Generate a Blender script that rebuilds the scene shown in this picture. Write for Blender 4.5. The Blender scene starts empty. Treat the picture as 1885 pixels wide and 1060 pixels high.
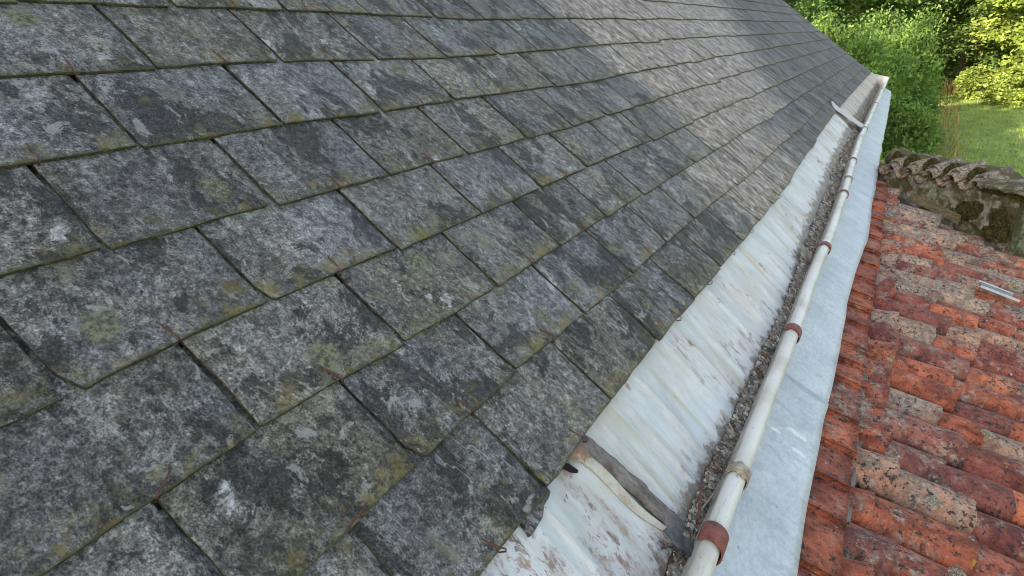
import bpy, math, random
import numpy as np
from mathutils import Vector, Matrix

random.seed(7)
rng = np.random.default_rng(7)
scene = bpy.context.scene
col = scene.collection
R_ = math.radians

# ------------------------------------------------------------------ camera
S = 0.8                                   # metres per unit of the roof survey
TH = R_(38.77)                            # pitch of the slate slope
CAM = Matrix(((0.86771, -0.14398, 0.47576, 0),
              (0.49549, 0.32678, -0.8048, 0),
              (-0.0396, 0.93407, 0.35489, 0),
              (0, 0, 0, 1)))
cam_d = bpy.data.cameras.new('camera')
cam = bpy.data.objects.new('camera', cam_d)
col.objects.link(cam)
cam.matrix_world = CAM
cam_d.sensor_width = 36
cam_d.lens = 1182.0 / 1885.0 * 36
cam_d.clip_start = 0.05
cam_d.clip_end = 2000
scene.camera = cam

# ------------------------------------------------------------------ light
SUN = Vector((-1.25, -3.75, 1.0)).normalized()
world = bpy.data.worlds.new('World')
scene.world = world
world.use_nodes = True
wn = world.node_tree
sky = wn.nodes.new('ShaderNodeTexSky')
sky.sky_type = 'NISHITA'
sky.sun_disc = False
sky.sun_elevation = math.asin(SUN.z)
sky.sun_rotation = math.atan2(SUN.x, SUN.y)
sky.air_density = 1.0
sky.dust_density = 2.0
sky.ozone_density = 0.7
bg = wn.nodes['Background']
bg.inputs[1].default_value = 0.15
hs = wn.nodes.new('ShaderNodeHueSaturation')
hs.inputs['Saturation'].default_value = 0.62
wn.links.new(sky.outputs[0], hs.inputs['Color'])
wn.links.new(hs.outputs[0], bg.inputs[0])
sl = bpy.data.lights.new('sun', 'SUN')
sl.energy = 5.0
sl.angle = R_(0.5)
sl.color = (1.0, 0.84, 0.60)
so = bpy.data.objects.new('sun', sl)
col.objects.link(so)
so.rotation_euler = (-SUN).to_track_quat('-Z', 'Y').to_euler()
scene.view_settings.view_transform = 'Standard'
scene.view_settings.look = 'None'
scene.view_settings.gamma = 1
scene.cycles.filter_width = 1.0
scene.view_settings.exposure = 1.78

# ------------------------------------------------------------------ node helper
class Mt:
    def __init__(s, name, rough=0.8, metallic=0.0):
        s.m = bpy.data.materials.new(name)
        s.m.use_nodes = True
        s.nt = s.m.node_tree
        s.b = s.nt.nodes['Principled BSDF']
        s.b.inputs['Roughness'].default_value = rough
        s.b.inputs['Metallic'].default_value = metallic
        s.b.inputs['Specular IOR Level'].default_value = 0.3
        s._co = None
    def n(s, t):
        return s.nt.nodes.new('ShaderNode' + t)
    def put(s, sock, v):
        if isinstance(v, bpy.types.NodeSocket):
            s.nt.links.new(v, sock)
        elif isinstance(v, (tuple, list)) and sock.type == 'RGBA' and len(v) == 3:
            sock.default_value = (*v, 1)
        else:
            sock.default_value = v
    def co(s):
        if s._co is None:
            s._co = s.n('TexCoord').outputs['Object']
        return s._co
    def vec(s, v, scale=(1, 1, 1), loc=(0, 0, 0)):
        m = s.n('Mapping')
        s.put(m.inputs['Vector'], v)
        s.put(m.inputs['Scale'], scale)
        s.put(m.inputs['Location'], loc)
        return m.outputs[0]
    def math(s, op, a, b=0.0, c=0.0, clamp=False):
        m = s.n('Math'); m.operation = op; m.use_clamp = clamp
        s.put(m.inputs[0], a); s.put(m.inputs[1], b); s.put(m.inputs[2], c)
        return m.outputs[0]
    def noise(s, scale, detail=4, rough=0.6, vec=None, dist=0.0, color=False):
        t = s.n('TexNoise')
        s.put(t.inputs['Vector'], vec if vec is not None else s.co())
        s.put(t.inputs['Scale'], scale); s.put(t.inputs['Detail'], detail)
        s.put(t.inputs['Roughness'], rough); s.put(t.inputs['Distortion'], dist)
        return t.outputs['Color' if color else 'Fac']
    def voro(s, scale, vec=None, feature='F1', out='Distance'):
        t = s.n('TexVoronoi'); t.feature = feature
        s.put(t.inputs['Vector'], vec if vec is not None else s.co())
        s.put(t.inputs['Scale'], scale)
        return t.outputs[out]
    def ss(s, x, lo, hi, a=0.0, b=1.0):
        m = s.n('MapRange'); m.interpolation_type = 'SMOOTHSTEP'
        s.put(m.inputs['Value'], x); s.put(m.inputs['From Min'], lo); s.put(m.inputs['From Max'], hi)
        s.put(m.inputs['To Min'], a); s.put(m.inputs['To Max'], b)
        return m.outputs[0]
    def ramp(s, x, stops):
        r = s.n('ValToRGB')
        s.put(r.inputs[0], x)
        e = r.color_ramp.elements
        while len(e) < len(stops):
            e.new(0.5)
        for k, (p, c) in enumerate(stops):
            e[k].position = p; e[k].color = (*c, 1)
        return r.outputs[0]
    def mix(s, f, a, b, mode='MIX'):
        m = s.n('Mix'); m.data_type = 'RGBA'; m.blend_type = mode
        s.put(m.inputs[0], f); s.put(m.inputs[6], a); s.put(m.inputs[7], b)
        return m.outputs[2]
    def attr(s, name, out='Fac'):
        a = s.n('Attribute'); a.attribute_name = name
        return a.outputs[out]
    def sep(s, v=None):
        m = s.n('SeparateXYZ'); s.put(m.inputs[0], v if v is not None else s.co())
        return m.outputs
    def comb(s, x, y, z):
        m = s.n('CombineXYZ'); s.put(m.inputs[0], x); s.put(m.inputs[1], y); s.put(m.inputs[2], z)
        return m.outputs[0]
    def bump(s, h, dist=0.002, strength=1.0):
        b = s.n('Bump')
        s.put(b.inputs['Height'], h); b.inputs['Distance'].default_value = dist
        b.inputs['Strength'].default_value = strength
        s.nt.links.new(b.outputs[0], s.b.inputs['Normal'])
    def color(s, c):
        s.put(s.b.inputs['Base Color'], c)
        return s.m

def ell(M, lst, nz, amp=3.2, soft=0.6):
    xyz = M.sep(); acc = None
    for (a, b, ra, rb) in lst:
        dx = M.math('DIVIDE', M.math('SUBTRACT', xyz[0], a * S), ra * S); dy = M.math('DIVIDE', M.math('SUBTRACT', xyz[1], -b * S), rb * S)
        d = M.math('SQRT', M.math('ADD', M.math('MULTIPLY', dx, dx), M.math('MULTIPLY', dy, dy)))
        v = M.math('SUBTRACT', 1.0, d)
        acc = v if acc is None else M.math('MAXIMUM', acc, v)
    acc = M.math('ADD', acc, M.math('MULTIPLY', M.math('SUBTRACT', nz, 0.5), amp))
    return M.ss(acc, 0.0, soft)

def spots(M, base, lst, colr, nz, soft=0.35):
    """lichen spots at surveyed places: (s, t, radius) in survey units; local x = s*S, y = -t*S"""
    xyz = M.sep()
    acc = None
    for (a, b, r) in lst:
        dx = M.math('SUBTRACT', xyz[0], a * S); dy = M.math('SUBTRACT', xyz[1], -b * S)
        d = M.math('SQRT', M.math('ADD', M.math('MULTIPLY', dx, dx), M.math('MULTIPLY', dy, dy)))
        v = M.math('SUBTRACT', 1.0, M.math('DIVIDE', d, r * S))
        acc = v if acc is None else M.math('MAXIMUM', acc, v)
    acc = M.math('ADD', acc, M.math('MULTIPLY', M.math('SUBTRACT', nz, 0.5), 3.2))
    f = M.ss(acc, 0.0, soft)
    return M.mix(f, base, colr), f

OLIVE = [(0.497, -0.592, 0.045), (0.793, -0.352, 0.047), (1.199, -0.451, 0.047), (1.861, -1.145, 0.045), (0.885, -0.817, 0.046), (0.811, -1.407, 0.048), (1.631, -0.151, 0.036), (1.875, 0.039, 0.029), (1.996, -0.167, 0.03), (1.413, -0.148, 0.035)]
WHITE = [(0.473, -0.22, 0.02), (0.48, -0.245, 0.014), (1.171, -0.328, 0.025), (1.135, -0.355, 0.012), (0.951, -0.277, 0.014), (0.907, -1.262, 0.02), (1.056, -1.163, 0.013), (1.631, -1.07, 0.016), (1.636, -1.299, 0.02), (1.558, -0.208, 0.03), (0.545, -0.797, 0.022), (1.411, -1.305, 0.016), (2.379, -1.07, 0.04), (1.601, -0.732, 0.012)]
OCHRE = [(0.74, -0.568, 0.042), (0.915, -1.114, 0.02), (1.058, -0.012, 0.01), (0.937, -0.031, 0.01), (0.858, 0.045, 0.013), (0.909, 0.069, 0.011), (0.884, -0.299, 0.016), (1.023, -0.292, 0.017), (0.706, -0.107, 0.02), (0.42, -0.322, 0.019), (0.571, -0.053, 0.02), (0.668, -0.559, 0.012)]

# ------------------------------------------------------------------ materials
def mat_slate():
    M = Mt('weathered_slate', 0.72)
    seed = M.attr('seed'); tan = M.attr('tan'); edge = M.attr('edge'); tone = M.attr('tone')
    xyz = M.sep()
    v = M.comb(xyz[0], xyz[1], M.math('MULTIPLY', seed, 7.0))
    vs = M.vec(v, (1.0, 0.75, 1.0))
    big = M.noise(6.5, 6, 0.66, vs, 0.9)
    mid = M.noise(80, 8, 0.80, vs, 0.2)
    fine = M.noise(300, 4, 0.85, M.vec(v, (1, 0.8, 1)))
    k = M.math('ADD', M.math('MULTIPLY', big, 0.34), M.math('MULTIPLY', mid, 0.66))
    c = M.ramp(k, [(0.40, (0.044, 0.043, 0.042)), (0.46, (0.092, 0.090, 0.089)), (0.53, (0.148, 0.145, 0.144)), (0.60, (0.232, 0.228, 0.225))])
    bk = M.noise(6.5, 9, 0.76, M.vec(v, (1, 0.62, 1), (2, 6, 0)), 0.5)
    c = M.mix(M.ss(bk, 0.520, 0.548, 0, 0.88), c, (0.030, 0.030, 0.030))
    bk2 = M.noise(19, 8, 0.85, M.vec(v, (1, 0.7, 1), (7, 3, 0)), 0.4)
    c = M.mix(M.ss(bk2, 0.54, 0.58, 0, 0.6), c, (0.045, 0.045, 0.042))
    c = M.mix(M.ss(M.noise(10, 8, 0.74, M.vec(v, (1, 0.65, 1), (1, 9, 0)), 0.6), 0.56, 0.60, 0, 0.42), c, (0.25, 0.245, 0.24))
    # each slate leans to its own hue: blue grey, green grey or brown grey
    hz = M.attr('hue')
    c = M.mix(M.ss(hz, 0.45, 0.0, 0, 0.5), c, M.mix(1.0, c, (0.96, 0.99, 1.09), 'MULTIPLY'))
    c = M.mix(M.ss(hz, 0.5, 1.0, 0, 0.6), c, M.mix(1.0, c, (1.03, 1.01, 0.92), 'MULTIPLY'))
    hue = M.noise(5, 5, 0.6, vs)
    c = M.mix(M.ss(hue, 0.46, 0.62, 0, 0.9), c, M.mix(1.0, c, (1.05, 1.02, 0.86), 'MULTIPLY'))
    c = M.mix(M.ss(hue, 0.46, 0.30, 0, 0.6), c, M.mix(1.0, c, (1.0, 0.98, 1.04), 'MULTIPLY'))
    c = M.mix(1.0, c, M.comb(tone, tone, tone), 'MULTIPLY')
    # worn brownish area with streaks down the slope
    st = M.noise(1.0, 8, 0.76, M.vec(v, (50, 27, 1)), 0.8)
    st2 = M.noise(1.0, 6, 0.7, M.vec(v, (17, 11, 1)), 0.8)
    k2 = M.math('ADD', M.math('MULTIPLY', st, 0.6), M.math('MULTIPLY', st2, 0.4))
    tanc = M.ramp(M.math('ADD', M.math('MULTIPLY', k2, 0.85), M.math('MULTIPLY', mid, 0.15)), [(0.41, (0.070, 0.058, 0.052)), (0.465, (0.160, 0.130, 0.112)), (0.52, (0.295, 0.250, 0.217)), (0.58, (0.46, 0.41, 0.365))])
    pat = M.ss(M.math('ADD', tan, M.math('MULTIPLY', M.math('SUBTRACT', st2, 0.5), 1.1)), 0.22, 0.70)
    c = M.mix(pat, c, tanc)
    # streaks everywhere a little, stronger away from the camera end
    sk = M.ss(st, 0.42, 0.6, 0.74, 1.22)
    far = M.ss(xyz[0], 1.0, 3.5, 0.25, 1.0)
    c = M.mix(far, c, M.mix(1.0, c, M.comb(sk, sk, sk), 'MULTIPLY'))
    # grain
    g = M.ss(fine, 0.36, 0.64, 0.34, 1.70)
    c = M.mix(1.0, c, M.comb(g, g, g), 'MULTIPLY')
    g2 = M.ss(M.noise(75, 4, 0.7, v), 0.37, 0.63, 0.62, 1.38)
    c = M.mix(1.0, c, M.comb(g2, g2, g2), 'MULTIPLY')
    # pale crust lichens
    lz = M.noise(21, 7, 0.68, M.vec(v, (1, 0.7, 1), (3, 1, 0)), 0.5)
    c = M.mix(M.ss(lz, 0.60, 0.63, 0, 0.55), c, (0.36, 0.36, 0.35))
    wz = M.noise(95, 5, 0.75, M.vec(v, (1, 0.8, 1), (6, 6, 0)))
    c = M.mix(M.math('MULTIPLY', M.ss(wz, 0.62, 0.67), M.ss(big, 0.42, 0.56, 0.1, 0.7)), c, (0.42, 0.425, 0.42))
    lz2 = M.noise(13, 9, 0.72, M.vec(v, (1, 0.8, 1), (9, 4, 0)), 0.3)
    c = M.mix(M.ss(lz2, 0.57, 0.66, 0, 0.6), c, (0.17, 0.17, 0.115))
    nz = M.noise(38, 8, 0.75, v)
    nzf = M.noise(120, 4, 0.75, v)
    oc = M.mix(M.ss(nzf, 0.40, 0.60), (0.05, 0.055, 0.035), (0.19, 0.195, 0.12))
    c, f1 = spots(M, c, OLIVE, oc, M.math('ADD', M.math('MULTIPLY', nz, 0.6), M.math('MULTIPLY', nzf, 0.4)), 0.7)
    nzc = M.math('ADD', M.math('MULTIPLY', nz, 0.35), M.math('MULTIPLY', M.noise(85, 6, 0.85, v), 0.65))
    c, f2 = spots(M, c, OCHRE, M.mix(nzf, (0.08, 0.07, 0.03), (0.22, 0.17, 0.05)), M.math('ADD', 0.0, M.math('MULTIPLY', M.math('SUBTRACT', nzc, 0.0), 1.0)), 1.4)
    c, f3 = spots(M, c, WHITE, M.mix(M.ss(nzf, .4, .6), (0.26, 0.265, 0.27), (0.50, 0.51, 0.51)), M.math('ADD', -0.8, M.math('MULTIPLY', nzc, 2.6)), 0.9)
    vn = M.noise(1.0, 4, 0.5, M.vec(M.co(), (9, 3.2, 1), (1.3, 0, 0)), 0.3)
    vl = M.ss(M.math('ABSOLUTE', M.math('SUBTRACT', vn, 0.5)), 0.006, 0.0)
    vz = ell(M, [(0.93, -0.02, .16, .12), (1.2, -0.14, .1, .1)], M.noise(12, 3), 0.8, 0.6)
    c = M.mix(M.math('MULTIPLY', M.math('MULTIPLY', vl, vz), 0.65), c, (0.42, 0.43, 0.43))
    # ochre and moss gathering along the lower edges
    ez = M.noise(17, 9, 0.8, M.vec(v, (1, 1, 1), (5, 5, 0)))
    em = M.math('MULTIPLY', M.ss(edge, 0.060, 0.0), M.ss(ez, 0.49, 0.60))
    c = M.mix(M.math('MULTIPLY', em, 0.75), c, (0.18, 0.145, 0.045))
    em2 = M.math('MULTIPLY', M.ss(edge, 0.007, 0.0), M.ss(M.noise(60, 3, 0.6, v), 0.35, 0.55))
    c = M.mix(M.math('MULTIPLY', em2, 0.9), c, (0.075, 0.072, 0.032))
    h = M.math('ADD', M.math('MULTIPLY', fine, 0.35), M.math('MULTIPLY', mid, 1.3))
    M.bump(h, 0.0035, 0.75)
    return M.color(c)

def mat_edge():
    M = Mt('mossy_slate_edge', 0.95)
    n = M.noise(90, 5, 0.7)
    c = M.ramp(n, [(0.35, (0.018, 0.018, 0.012)), (0.52, (0.052, 0.048, 0.026)), (0.68, (0.115, 0.10, 0.05))])
    M.bump(n, 0.004)
    return M.color(c)

def mat_zinc_white():
    M = Mt('peeling_white_zinc', 0.55)
    xyz = M.sep()
    st = M.noise(1.0, 7, 0.70, M.vec(M.co(), (9, 3.5, 1)), 0.5)
    bl = M.noise(6, 5, 0.6)
    c = M.ramp(st, [(0.30, (0.36, 0.35, 0.315)), (0.44, (0.47, 0.475, 0.465)), (0.58, (0.57, 0.58, 0.575)), (0.72, (0.52, 0.54, 0.555))])
    c = M.mix(M.ss(bl, 0.5, 0.72, 0, 0.6), c, (0.50, 0.475, 0.40))
    c = M.mix(M.ss(bl, 0.48, 0.3, 0, 0.6), c, (0.46, 0.50, 0.54))
    # yellowish run-off lines down the slope
    yl = M.noise(1.0, 3, 0.5, M.vec(M.co(), (17, 1.2, 1), (4, 0, 0)))
    c = M.mix(M.ss(yl, 0.56, 0.66, 0, 0.6), c, (0.42, 0.38, 0.25))
    # flaked paint and rust coloured scratches, much on the near sheet
    fl = M.noise(1.0, 9, 0.82, M.vec(M.co(), (60, 30, 1), (2, 7, 0)), 0.5)
    msk = M.noise(1.0, 4, 0.55, M.vec(M.co(), (9, 3.4, 1), (1, 3, 0)))
    near = M.ss(xyz[0], 1.02, 0.94)
    msk = M.math('ADD', msk, M.math('MULTIPLY', near, 0.085))
    amt = M.math('MULTIPLY', M.ss(fl, 0.50, 0.57), M.ss(msk, 0.55, 0.66))
    zone = ell(M, [(1.10, .29, .020, .11), (1.20, .31, .022, .08), (0.885, .25, .03, .07), (0.98, .30, .015, .08), (1.05, .40, .03, .05)], M.noise(1.0, 5, 0.65, M.vec(M.co(), (26, 9, 1))), 1.2, 0.9)
    grit = M.ss(M.noise(1.0, 7, 0.82, M.vec(M.co(), (150, 75, 1)), 0.3), 0.47, 0.56)
    amt = M.math('MAXIMUM', amt, M.math('MULTIPLY', zone, M.math('ADD', 0.25, M.math('MULTIPLY', grit, 0.65))))
    c = M.mix(M.math('MULTIPLY', amt, 0.85), c, M.ramp(M.noise(30, 3), [(0.4, (0.12, 0.06, 0.055)), (0.6, (0.28, 0.16, 0.12))]))
    bb = ell(M, [(1.48, .39, .016, .03), (2.20, .385, .03, .03), (1.77, .43, .02, .03), (2.64, .38, .03, .03), (2.27, .36, .02, .03), (1.22, .43, .03, .04), (1.42, .40, .015, .03)], M.noise(40, 6, 0.7), 2.6, 0.8)
    c = M.mix(M.math('MULTIPLY', bb, 0.65), c, (0.27, 0.215, 0.155))
    op = ell(M, [(1.50, .150, .012, .018), (1.10, .150, .02, .03)], M.noise(50, 5, 0.7), 2.0, 0.5)
    c = M.mix(M.math('MULTIPLY', op, 0.8), c, (0.36, 0.19, 0.11))
    sp = M.noise(70, 3, 0.6, M.vec(M.co(), (1, 0.6, 1)))
    c = M.mix(M.ss(sp, 0.70, 0.74, 0, 0.85), c, (0.06, 0.055, 0.05))
    # silt washed against the valley
    y = M.attr('valley')
    dn_ = M.noise(22, 6, 0.7)
    dirt = M.ss(M.math('ADD', y, M.math('MULTIPLY', M.math('SUBTRACT', dn_, 0.5), 0.09)), -0.035, 0.004)
    farb = M.ss(xyz[0], 2.2, 3.2, 0.0, 0.045)
    dirt = M.ss(M.math('ADD', M.math('ADD', y, farb), M.math('MULTIPLY', M.math('SUBTRACT', dn_, 0.5), 0.16)), -0.012, 0.012)
    c = M.mix(M.math('MULTIPLY', dirt, 0.9), c, (0.17, 0.145, 0.115))
    pz = M.noise(14, 5, 0.65, M.vec(M.co(), (1.4, 1, 1), (8, 2, 0)))
    st_ = M.math('MULTIPLY', M.ss(pz, 0.60, 0.66), M.ss(y, -0.2, -0.05))
    c = M.mix(M.math('MULTIPLY', st_, 0.75), c, (0.26, 0.20, 0.14))
    far = M.ss(xyz[0], 6.55, 6.75)
    c = M.mix(far, c, M.mix(1.0, c, (0.84, 0.74, 0.66), 'MULTIPLY'))
    h = M.math('ADD', M.noise(1.0, 4, 0.5, M.vec(M.co(), (26, 7, 1))), M.math('MULTIPLY', M.noise(160, 3, 0.6), 0.10))
    M.bump(h, 0.010, 0.8)
    return M.color(c)

def mat_bead():
    M = Mt('cream_paint', 0.38)
    n = M.noise(7, 5, 0.6)
    c = M.ramp(n, [(0.3, (0.44, 0.42, 0.35)), (0.5, (0.57, 0.56, 0.51)), (0.7, (0.65, 0.65, 0.62))])
    s2 = M.noise(1.0, 6, 0.7, M.vec(M.co(), (9, 60, 60)))
    c = M.mix(M.ss(s2, 0.56, 0.70, 0, 0.6), c, (0.30, 0.26, 0.19))
    ch = M.noise(34, 6, 0.75)
    c = M.mix(M.ss(ch, 0.64, 0.66, 0, 0.75), c, (0.27, 0.245, 0.22))
    sp = M.noise(120, 2, 0.5)
    c = M.mix(M.ss(sp, 0.72, 0.76, 0, 0.7), c, (0.15, 0.13, 0.11))
    z = M.sep()[2]
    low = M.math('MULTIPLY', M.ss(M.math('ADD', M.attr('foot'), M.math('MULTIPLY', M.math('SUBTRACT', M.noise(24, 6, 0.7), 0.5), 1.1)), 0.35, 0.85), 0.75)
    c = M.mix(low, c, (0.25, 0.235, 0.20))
    M.bump(M.noise(40, 5, 0.6), 0.002, 0.5)
    return M.color(c)

def mat_zinc_grey():
    M = Mt('bare_grey_zinc', 0.5)
    n = M.noise(5, 6, 0.6)
    f = M.noise(1.0, 6, 0.75, M.vec(M.co(), (60, 90, 60)))
    c = M.ramp(n, [(0.3, (0.40, 0.435, 0.47)), (0.5, (0.46, 0.50, 0.535)), (0.7, (0.52, 0.56, 0.595))])
    g = M.ss(f, 0.3, 0.7, 0.86, 1.13)
    c = M.mix(1.0, c, M.comb(g, g, g), 'MULTIPLY')
    b = M.noise(16, 5, 0.65)
    c = M.mix(M.ss(b, 0.58, 0.66, 0, 0.5), c, (0.30, 0.345, 0.40))
    rn = M.noise(1.0, 7, 0.7, M.vec(M.co(), (30, 5, 1), (5, 2, 0)))
    c = M.mix(M.ss(rn, 0.50, 0.66, 0, 0.55), c, (0.33, 0.36, 0.385))
    dr = M.noise(55, 3, 0.6)
    c = M.mix(M.ss(dr, 0.69, 0.72, 0, 0.6), c, (0.20, 0.20, 0.19))
    w = M.noise(1, 5, 0.7, M.vec(M.co(), (40, 9, 1)))
    c = M.mix(M.ss(w, 0.66, 0.72, 0, 0.6), c, (0.66, 0.68, 0.68))
    xy = M.sep()
    eg = M.math('ADD', M.ss(xy[1], -0.575, -0.61), M.math('MULTIPLY', M.math('SUBTRACT', M.noise(18, 7, 0.75), 0.5), 1.6))
    c = M.mix(M.ss(eg, 0.75, 1.4, 0, 0.5), c, (0.27, 0.26, 0.23))
    up_ = M.math('ADD', M.ss(xy[1], -0.46, -0.40), M.math('MULTIPLY', M.math('SUBTRACT', M.noise(1.0, 6, 0.7, M.vec(M.co(), (40, 9, 1))), 0.5), 1.8))
    c = M.mix(M.ss(up_, 0.5, 1.2, 0, 0.45), c, (0.30, 0.30, 0.28))
    f1 = ell(M, [(1.93, 0.60, .012, .026), (1.99, 0.678, .016, .040), (1.905, 0.690, .012, .030)], M.noise(34, 7, 0.75), 3.4, 0.5)
    c = M.mix(M.math('MULTIPLY', f1, 0.9), c, (0.70, 0.72, 0.70))
    f2 = ell(M, [(1.75, 0.665, .022, .03), (1.69, 0.62, .016, .02), (2.0, 0.685, .03, .05)], M.noise(50, 6, 0.75), 5.0, 0.8)
    c = M.mix(M.math('MULTIPLY', f2, 0.35), c, (0.60, 0.62, 0.62))
    h = M.math('ADD', M.noise(3.2, 3, 0.5), M.math('MULTIPLY', M.noise(12, 3, 0.5), 0.30))
    M.bump(h, 0.03, 0.8)
    return M.color(c)

def mat_simple(name, stops, scale=30, rough=0.85, bump=0.002, detail=6, aniso=(1, 1, 1), metallic=0.0):
    M = Mt(name, rough, metallic)
    n = M.noise(scale, detail, 0.68, M.vec(M.co(), aniso))
    k = len(stops)
    c = M.ramp(n, [(0.34 + 0.32 * i / max(1, k - 1), s_) for i, s_ in enumerate(stops)])
    if bump:
        M.bump(n, bump)
    return M.color(c)

def mat_tile():
    M = Mt('old_clay_tile', 0.85)
    base = M.attr('tint', 'Color'); lich = M.attr('lich')
    n = M.noise(13, 8, 0.68, None, 0.4)
    c = M.mix(M.ss(n, 0.38, 0.62), M.mix(1.0, base, (0.52, 0.46, 0.48), 'MULTIPLY'), M.mix(1.0, base, (1.22, 1.15, 1.05), 'MULTIPLY'))
    gz = M.noise(26, 8, 0.72, M.vec(M.co(), (1, 1, 1), (4, 4, 1)))
    reg = M.noise(2.6, 4, 0.6, M.vec(M.co(), (1, 1, 1), (3, 5, 1)))
    thr = M.math('ADD', M.math('ADD', gz, M.math('MULTIPLY', lich, 0.22)), M.ss(reg, 0.42, 0.68, -0.03, 0.13))
    c = M.mix(M.ss(thr, 0.53, 0.70, 0, 0.85), c, M.mix(M.ss(M.noise(60, 4, .7), .38, .62), (0.15, 0.125, 0.10), (0.38, 0.325, 0.26)))
    dk = M.noise(62, 6, 0.72, M.vec(M.co(), (1, 1, 1), (1, 9, 2)))
    dm = M.noise(9, 3, 0.5, M.vec(M.co(), (1, 1, 1), (6, 1, 2)))
    c = M.mix(M.math('MULTIPLY', M.ss(dk, 0.53, 0.60), M.ss(dm, 0.34, 0.54, 0.25, 0.95)), c, (0.030, 0.027, 0.026))
    wz = M.noise(40, 4, 0.6, M.vec(M.co(), (1, 1, 1), (7, 3, 5)))
    c = M.mix(M.ss(wz, 0.69, 0.72, 0, 0.7), c, (0.48, 0.47, 0.42))
    oz = M.noise(8, 5, 0.6, M.vec(M.co(), (1, 1, 1), (2, 8, 5)))
    c = M.mix(M.ss(oz, 0.70, 0.73, 0, 0.8), c, (0.40, 0.24, 0.03))
    fz = M.ss(M.noise(220, 3, 0.7), 0.3, 0.7, 0.80, 1.2)
    c = M.mix(1.0, c, M.comb(fz, fz, fz), 'MULTIPLY')
    M.bump(M.math('ADD', gz, M.math('MULTIPLY', dk, 0.4)), 0.006, 0.7)
    return M.color(c)

def mat_wall(name='lichen_stone', moss=0.5):
    M = Mt(name, 0.95)
    n = M.noise(22, 8, 0.7)
    c = M.ramp(n, [(0.34, (0.07, 0.065, 0.048)), (0.48, (0.19, 0.178, 0.14)), (0.60, (0.31, 0.295, 0.24)), (0.72, (0.43, 0.42, 0.36))])
    mz = M.noise(9, 7, 0.7, M.vec(M.co(), (1, 1, 1), (3, 3, 3)))
    c = M.mix(M.ss(mz, moss - 0.03, moss + 0.04, 0, 0.9), c, M.mix(M.noise(80, 4), (0.025, 0.025, 0.01), (0.13, 0.11, 0.035)))
    M.bump(M.noise(40, 8, 0.7), 0.012)
    return M.color(c)

def mat_leaf(name, c1, c2, c3, trans=0.25):
    M = Mt(name, 0.55)
    g = M.n('NewGeometry')
    r = g.outputs['Random Per Island']
    c = M.ramp(r, [(0.0, c1), (0.5, c2), (1.0, c3)])
    n = M.noise(1.1, 3, 0.5)
    k = M.ss(n, 0.35, 0.65, 0.72, 1.25)
    c = M.mix(1.0, c, M.comb(k, k, M.math('MULTIPLY', k, 0.9)), 'MULTIPLY')
    M.color(c)
    t = M.n('BsdfTranslucent'); M.put(t.inputs[0], M.mix(1.0, c, (1.25, 1.3, 0.6), 'MULTIPLY'))
    mx = M.n('MixShader'); mx.inputs[0].default_value = trans
    out = M.nt.nodes['Material Output']
    M.nt.links.new(M.b.outputs[0], mx.inputs[1]); M.nt.links.new(t.outputs[0], mx.inputs[2])
    M.nt.links.new(mx.outputs[0], out.inputs[0])
    return M.m

SLATE = mat_slate(); EDGE = mat_edge(); ZWHITE = mat_zinc_white(); BEAD = mat_bead(); ZGREY = mat_zinc_grey()
TILE = mat_tile(); STONE = mat_wall()
RUST = mat_simple('rusty_wire', [(0.045, 0.022, 0.018), (0.11, 0.045, 0.036), (0.17, 0.08, 0.06)], 200, 0.8, 0.0005)
CLIPM = mat_simple('red_brown_paint', [(0.09, 0.032, 0.026), (0.19, 0.062, 0.048), (0.24, 0.085, 0.065)], 55, 0.6, 0.001)
DEBRIS = mat_simple('slate_chippings', [(0.10, 0.092, 0.082), (0.23, 0.215, 0.19), (0.36, 0.34, 0.305)], 45, 0.95, 0.002)
def mat_chips():
    M = Mt('slate_chips', 0.9)
    g = M.n('NewGeometry').outputs['Random Per Island']
    c = M.ramp(g, [(0.0, (0.075, 0.068, 0.058)), (0.35, (0.17, 0.158, 0.138)), (0.75, (0.27, 0.25, 0.22)), (1.0, (0.44, 0.42, 0.37))])
    n = M.ss(M.noise(90, 4, 0.7), .35, .65, .75, 1.2)
    c = M.mix(1.0, c, M.comb(n, n, n), 'MULTIPLY')
    return M.color(c)
CHIPS = mat_chips()
SILT = mat_simple('silt', [(0.020, 0.017, 0.013), (0.055, 0.046, 0.036), (0.10, 0.085, 0.066)], 60, 0.95, 0.004)
BITUM = mat_simple('cracked_grey_felt', [(0.075, 0.062, 0.055), (0.155, 0.135, 0.122), (0.24, 0.215, 0.195)], 42, 0.9, 0.004, 8, (1.3, 0.6, 1))
TAPE = mat_simple('old_sealing_tape', [(0.20, 0.16, 0.11), (0.33, 0.28, 0.21), (0.46, 0.42, 0.35)], 45, 0.8, 0.003)
DSLATE = mat_simple('dark_slate', [(0.032, 0.034, 0.036), (0.075, 0.078, 0.08), (0.14, 0.14, 0.14)], 40, 0.6, 0.002)
MORTAR = mat_simple('grey_mortar', [(0.10, 0.09, 0.075), (0.21, 0.19, 0.16), (0.32, 0.295, 0.255)], 26, 0.95, 0.01, 8)
MOSS = mat_simple('dark_moss', [(0.018, 0.018, 0.007), (0.062, 0.056, 0.016), (0.135, 0.115, 0.035)], 55, 1.0, 0.01)
LICH = mat_simple('pale_lichen', [(0.20, 0.20, 0.14), (0.38, 0.37, 0.28), (0.50, 0.49, 0.40)], 70, 1.0, 0.01)
WOOD = mat_simple('weathered_board', [(0.085, 0.07, 0.04), (0.16, 0.135, 0.08), (0.24, 0.21, 0.13)], 20, 0.9, 0.003, 6, (1, 8, 8))
RENDER = mat_simple('rendered_wall', [(0.30, 0.28, 0.24), (0.38, 0.36, 0.31), (0.46, 0.44, 0.39)], 6, 0.95, 0.01)
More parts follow.
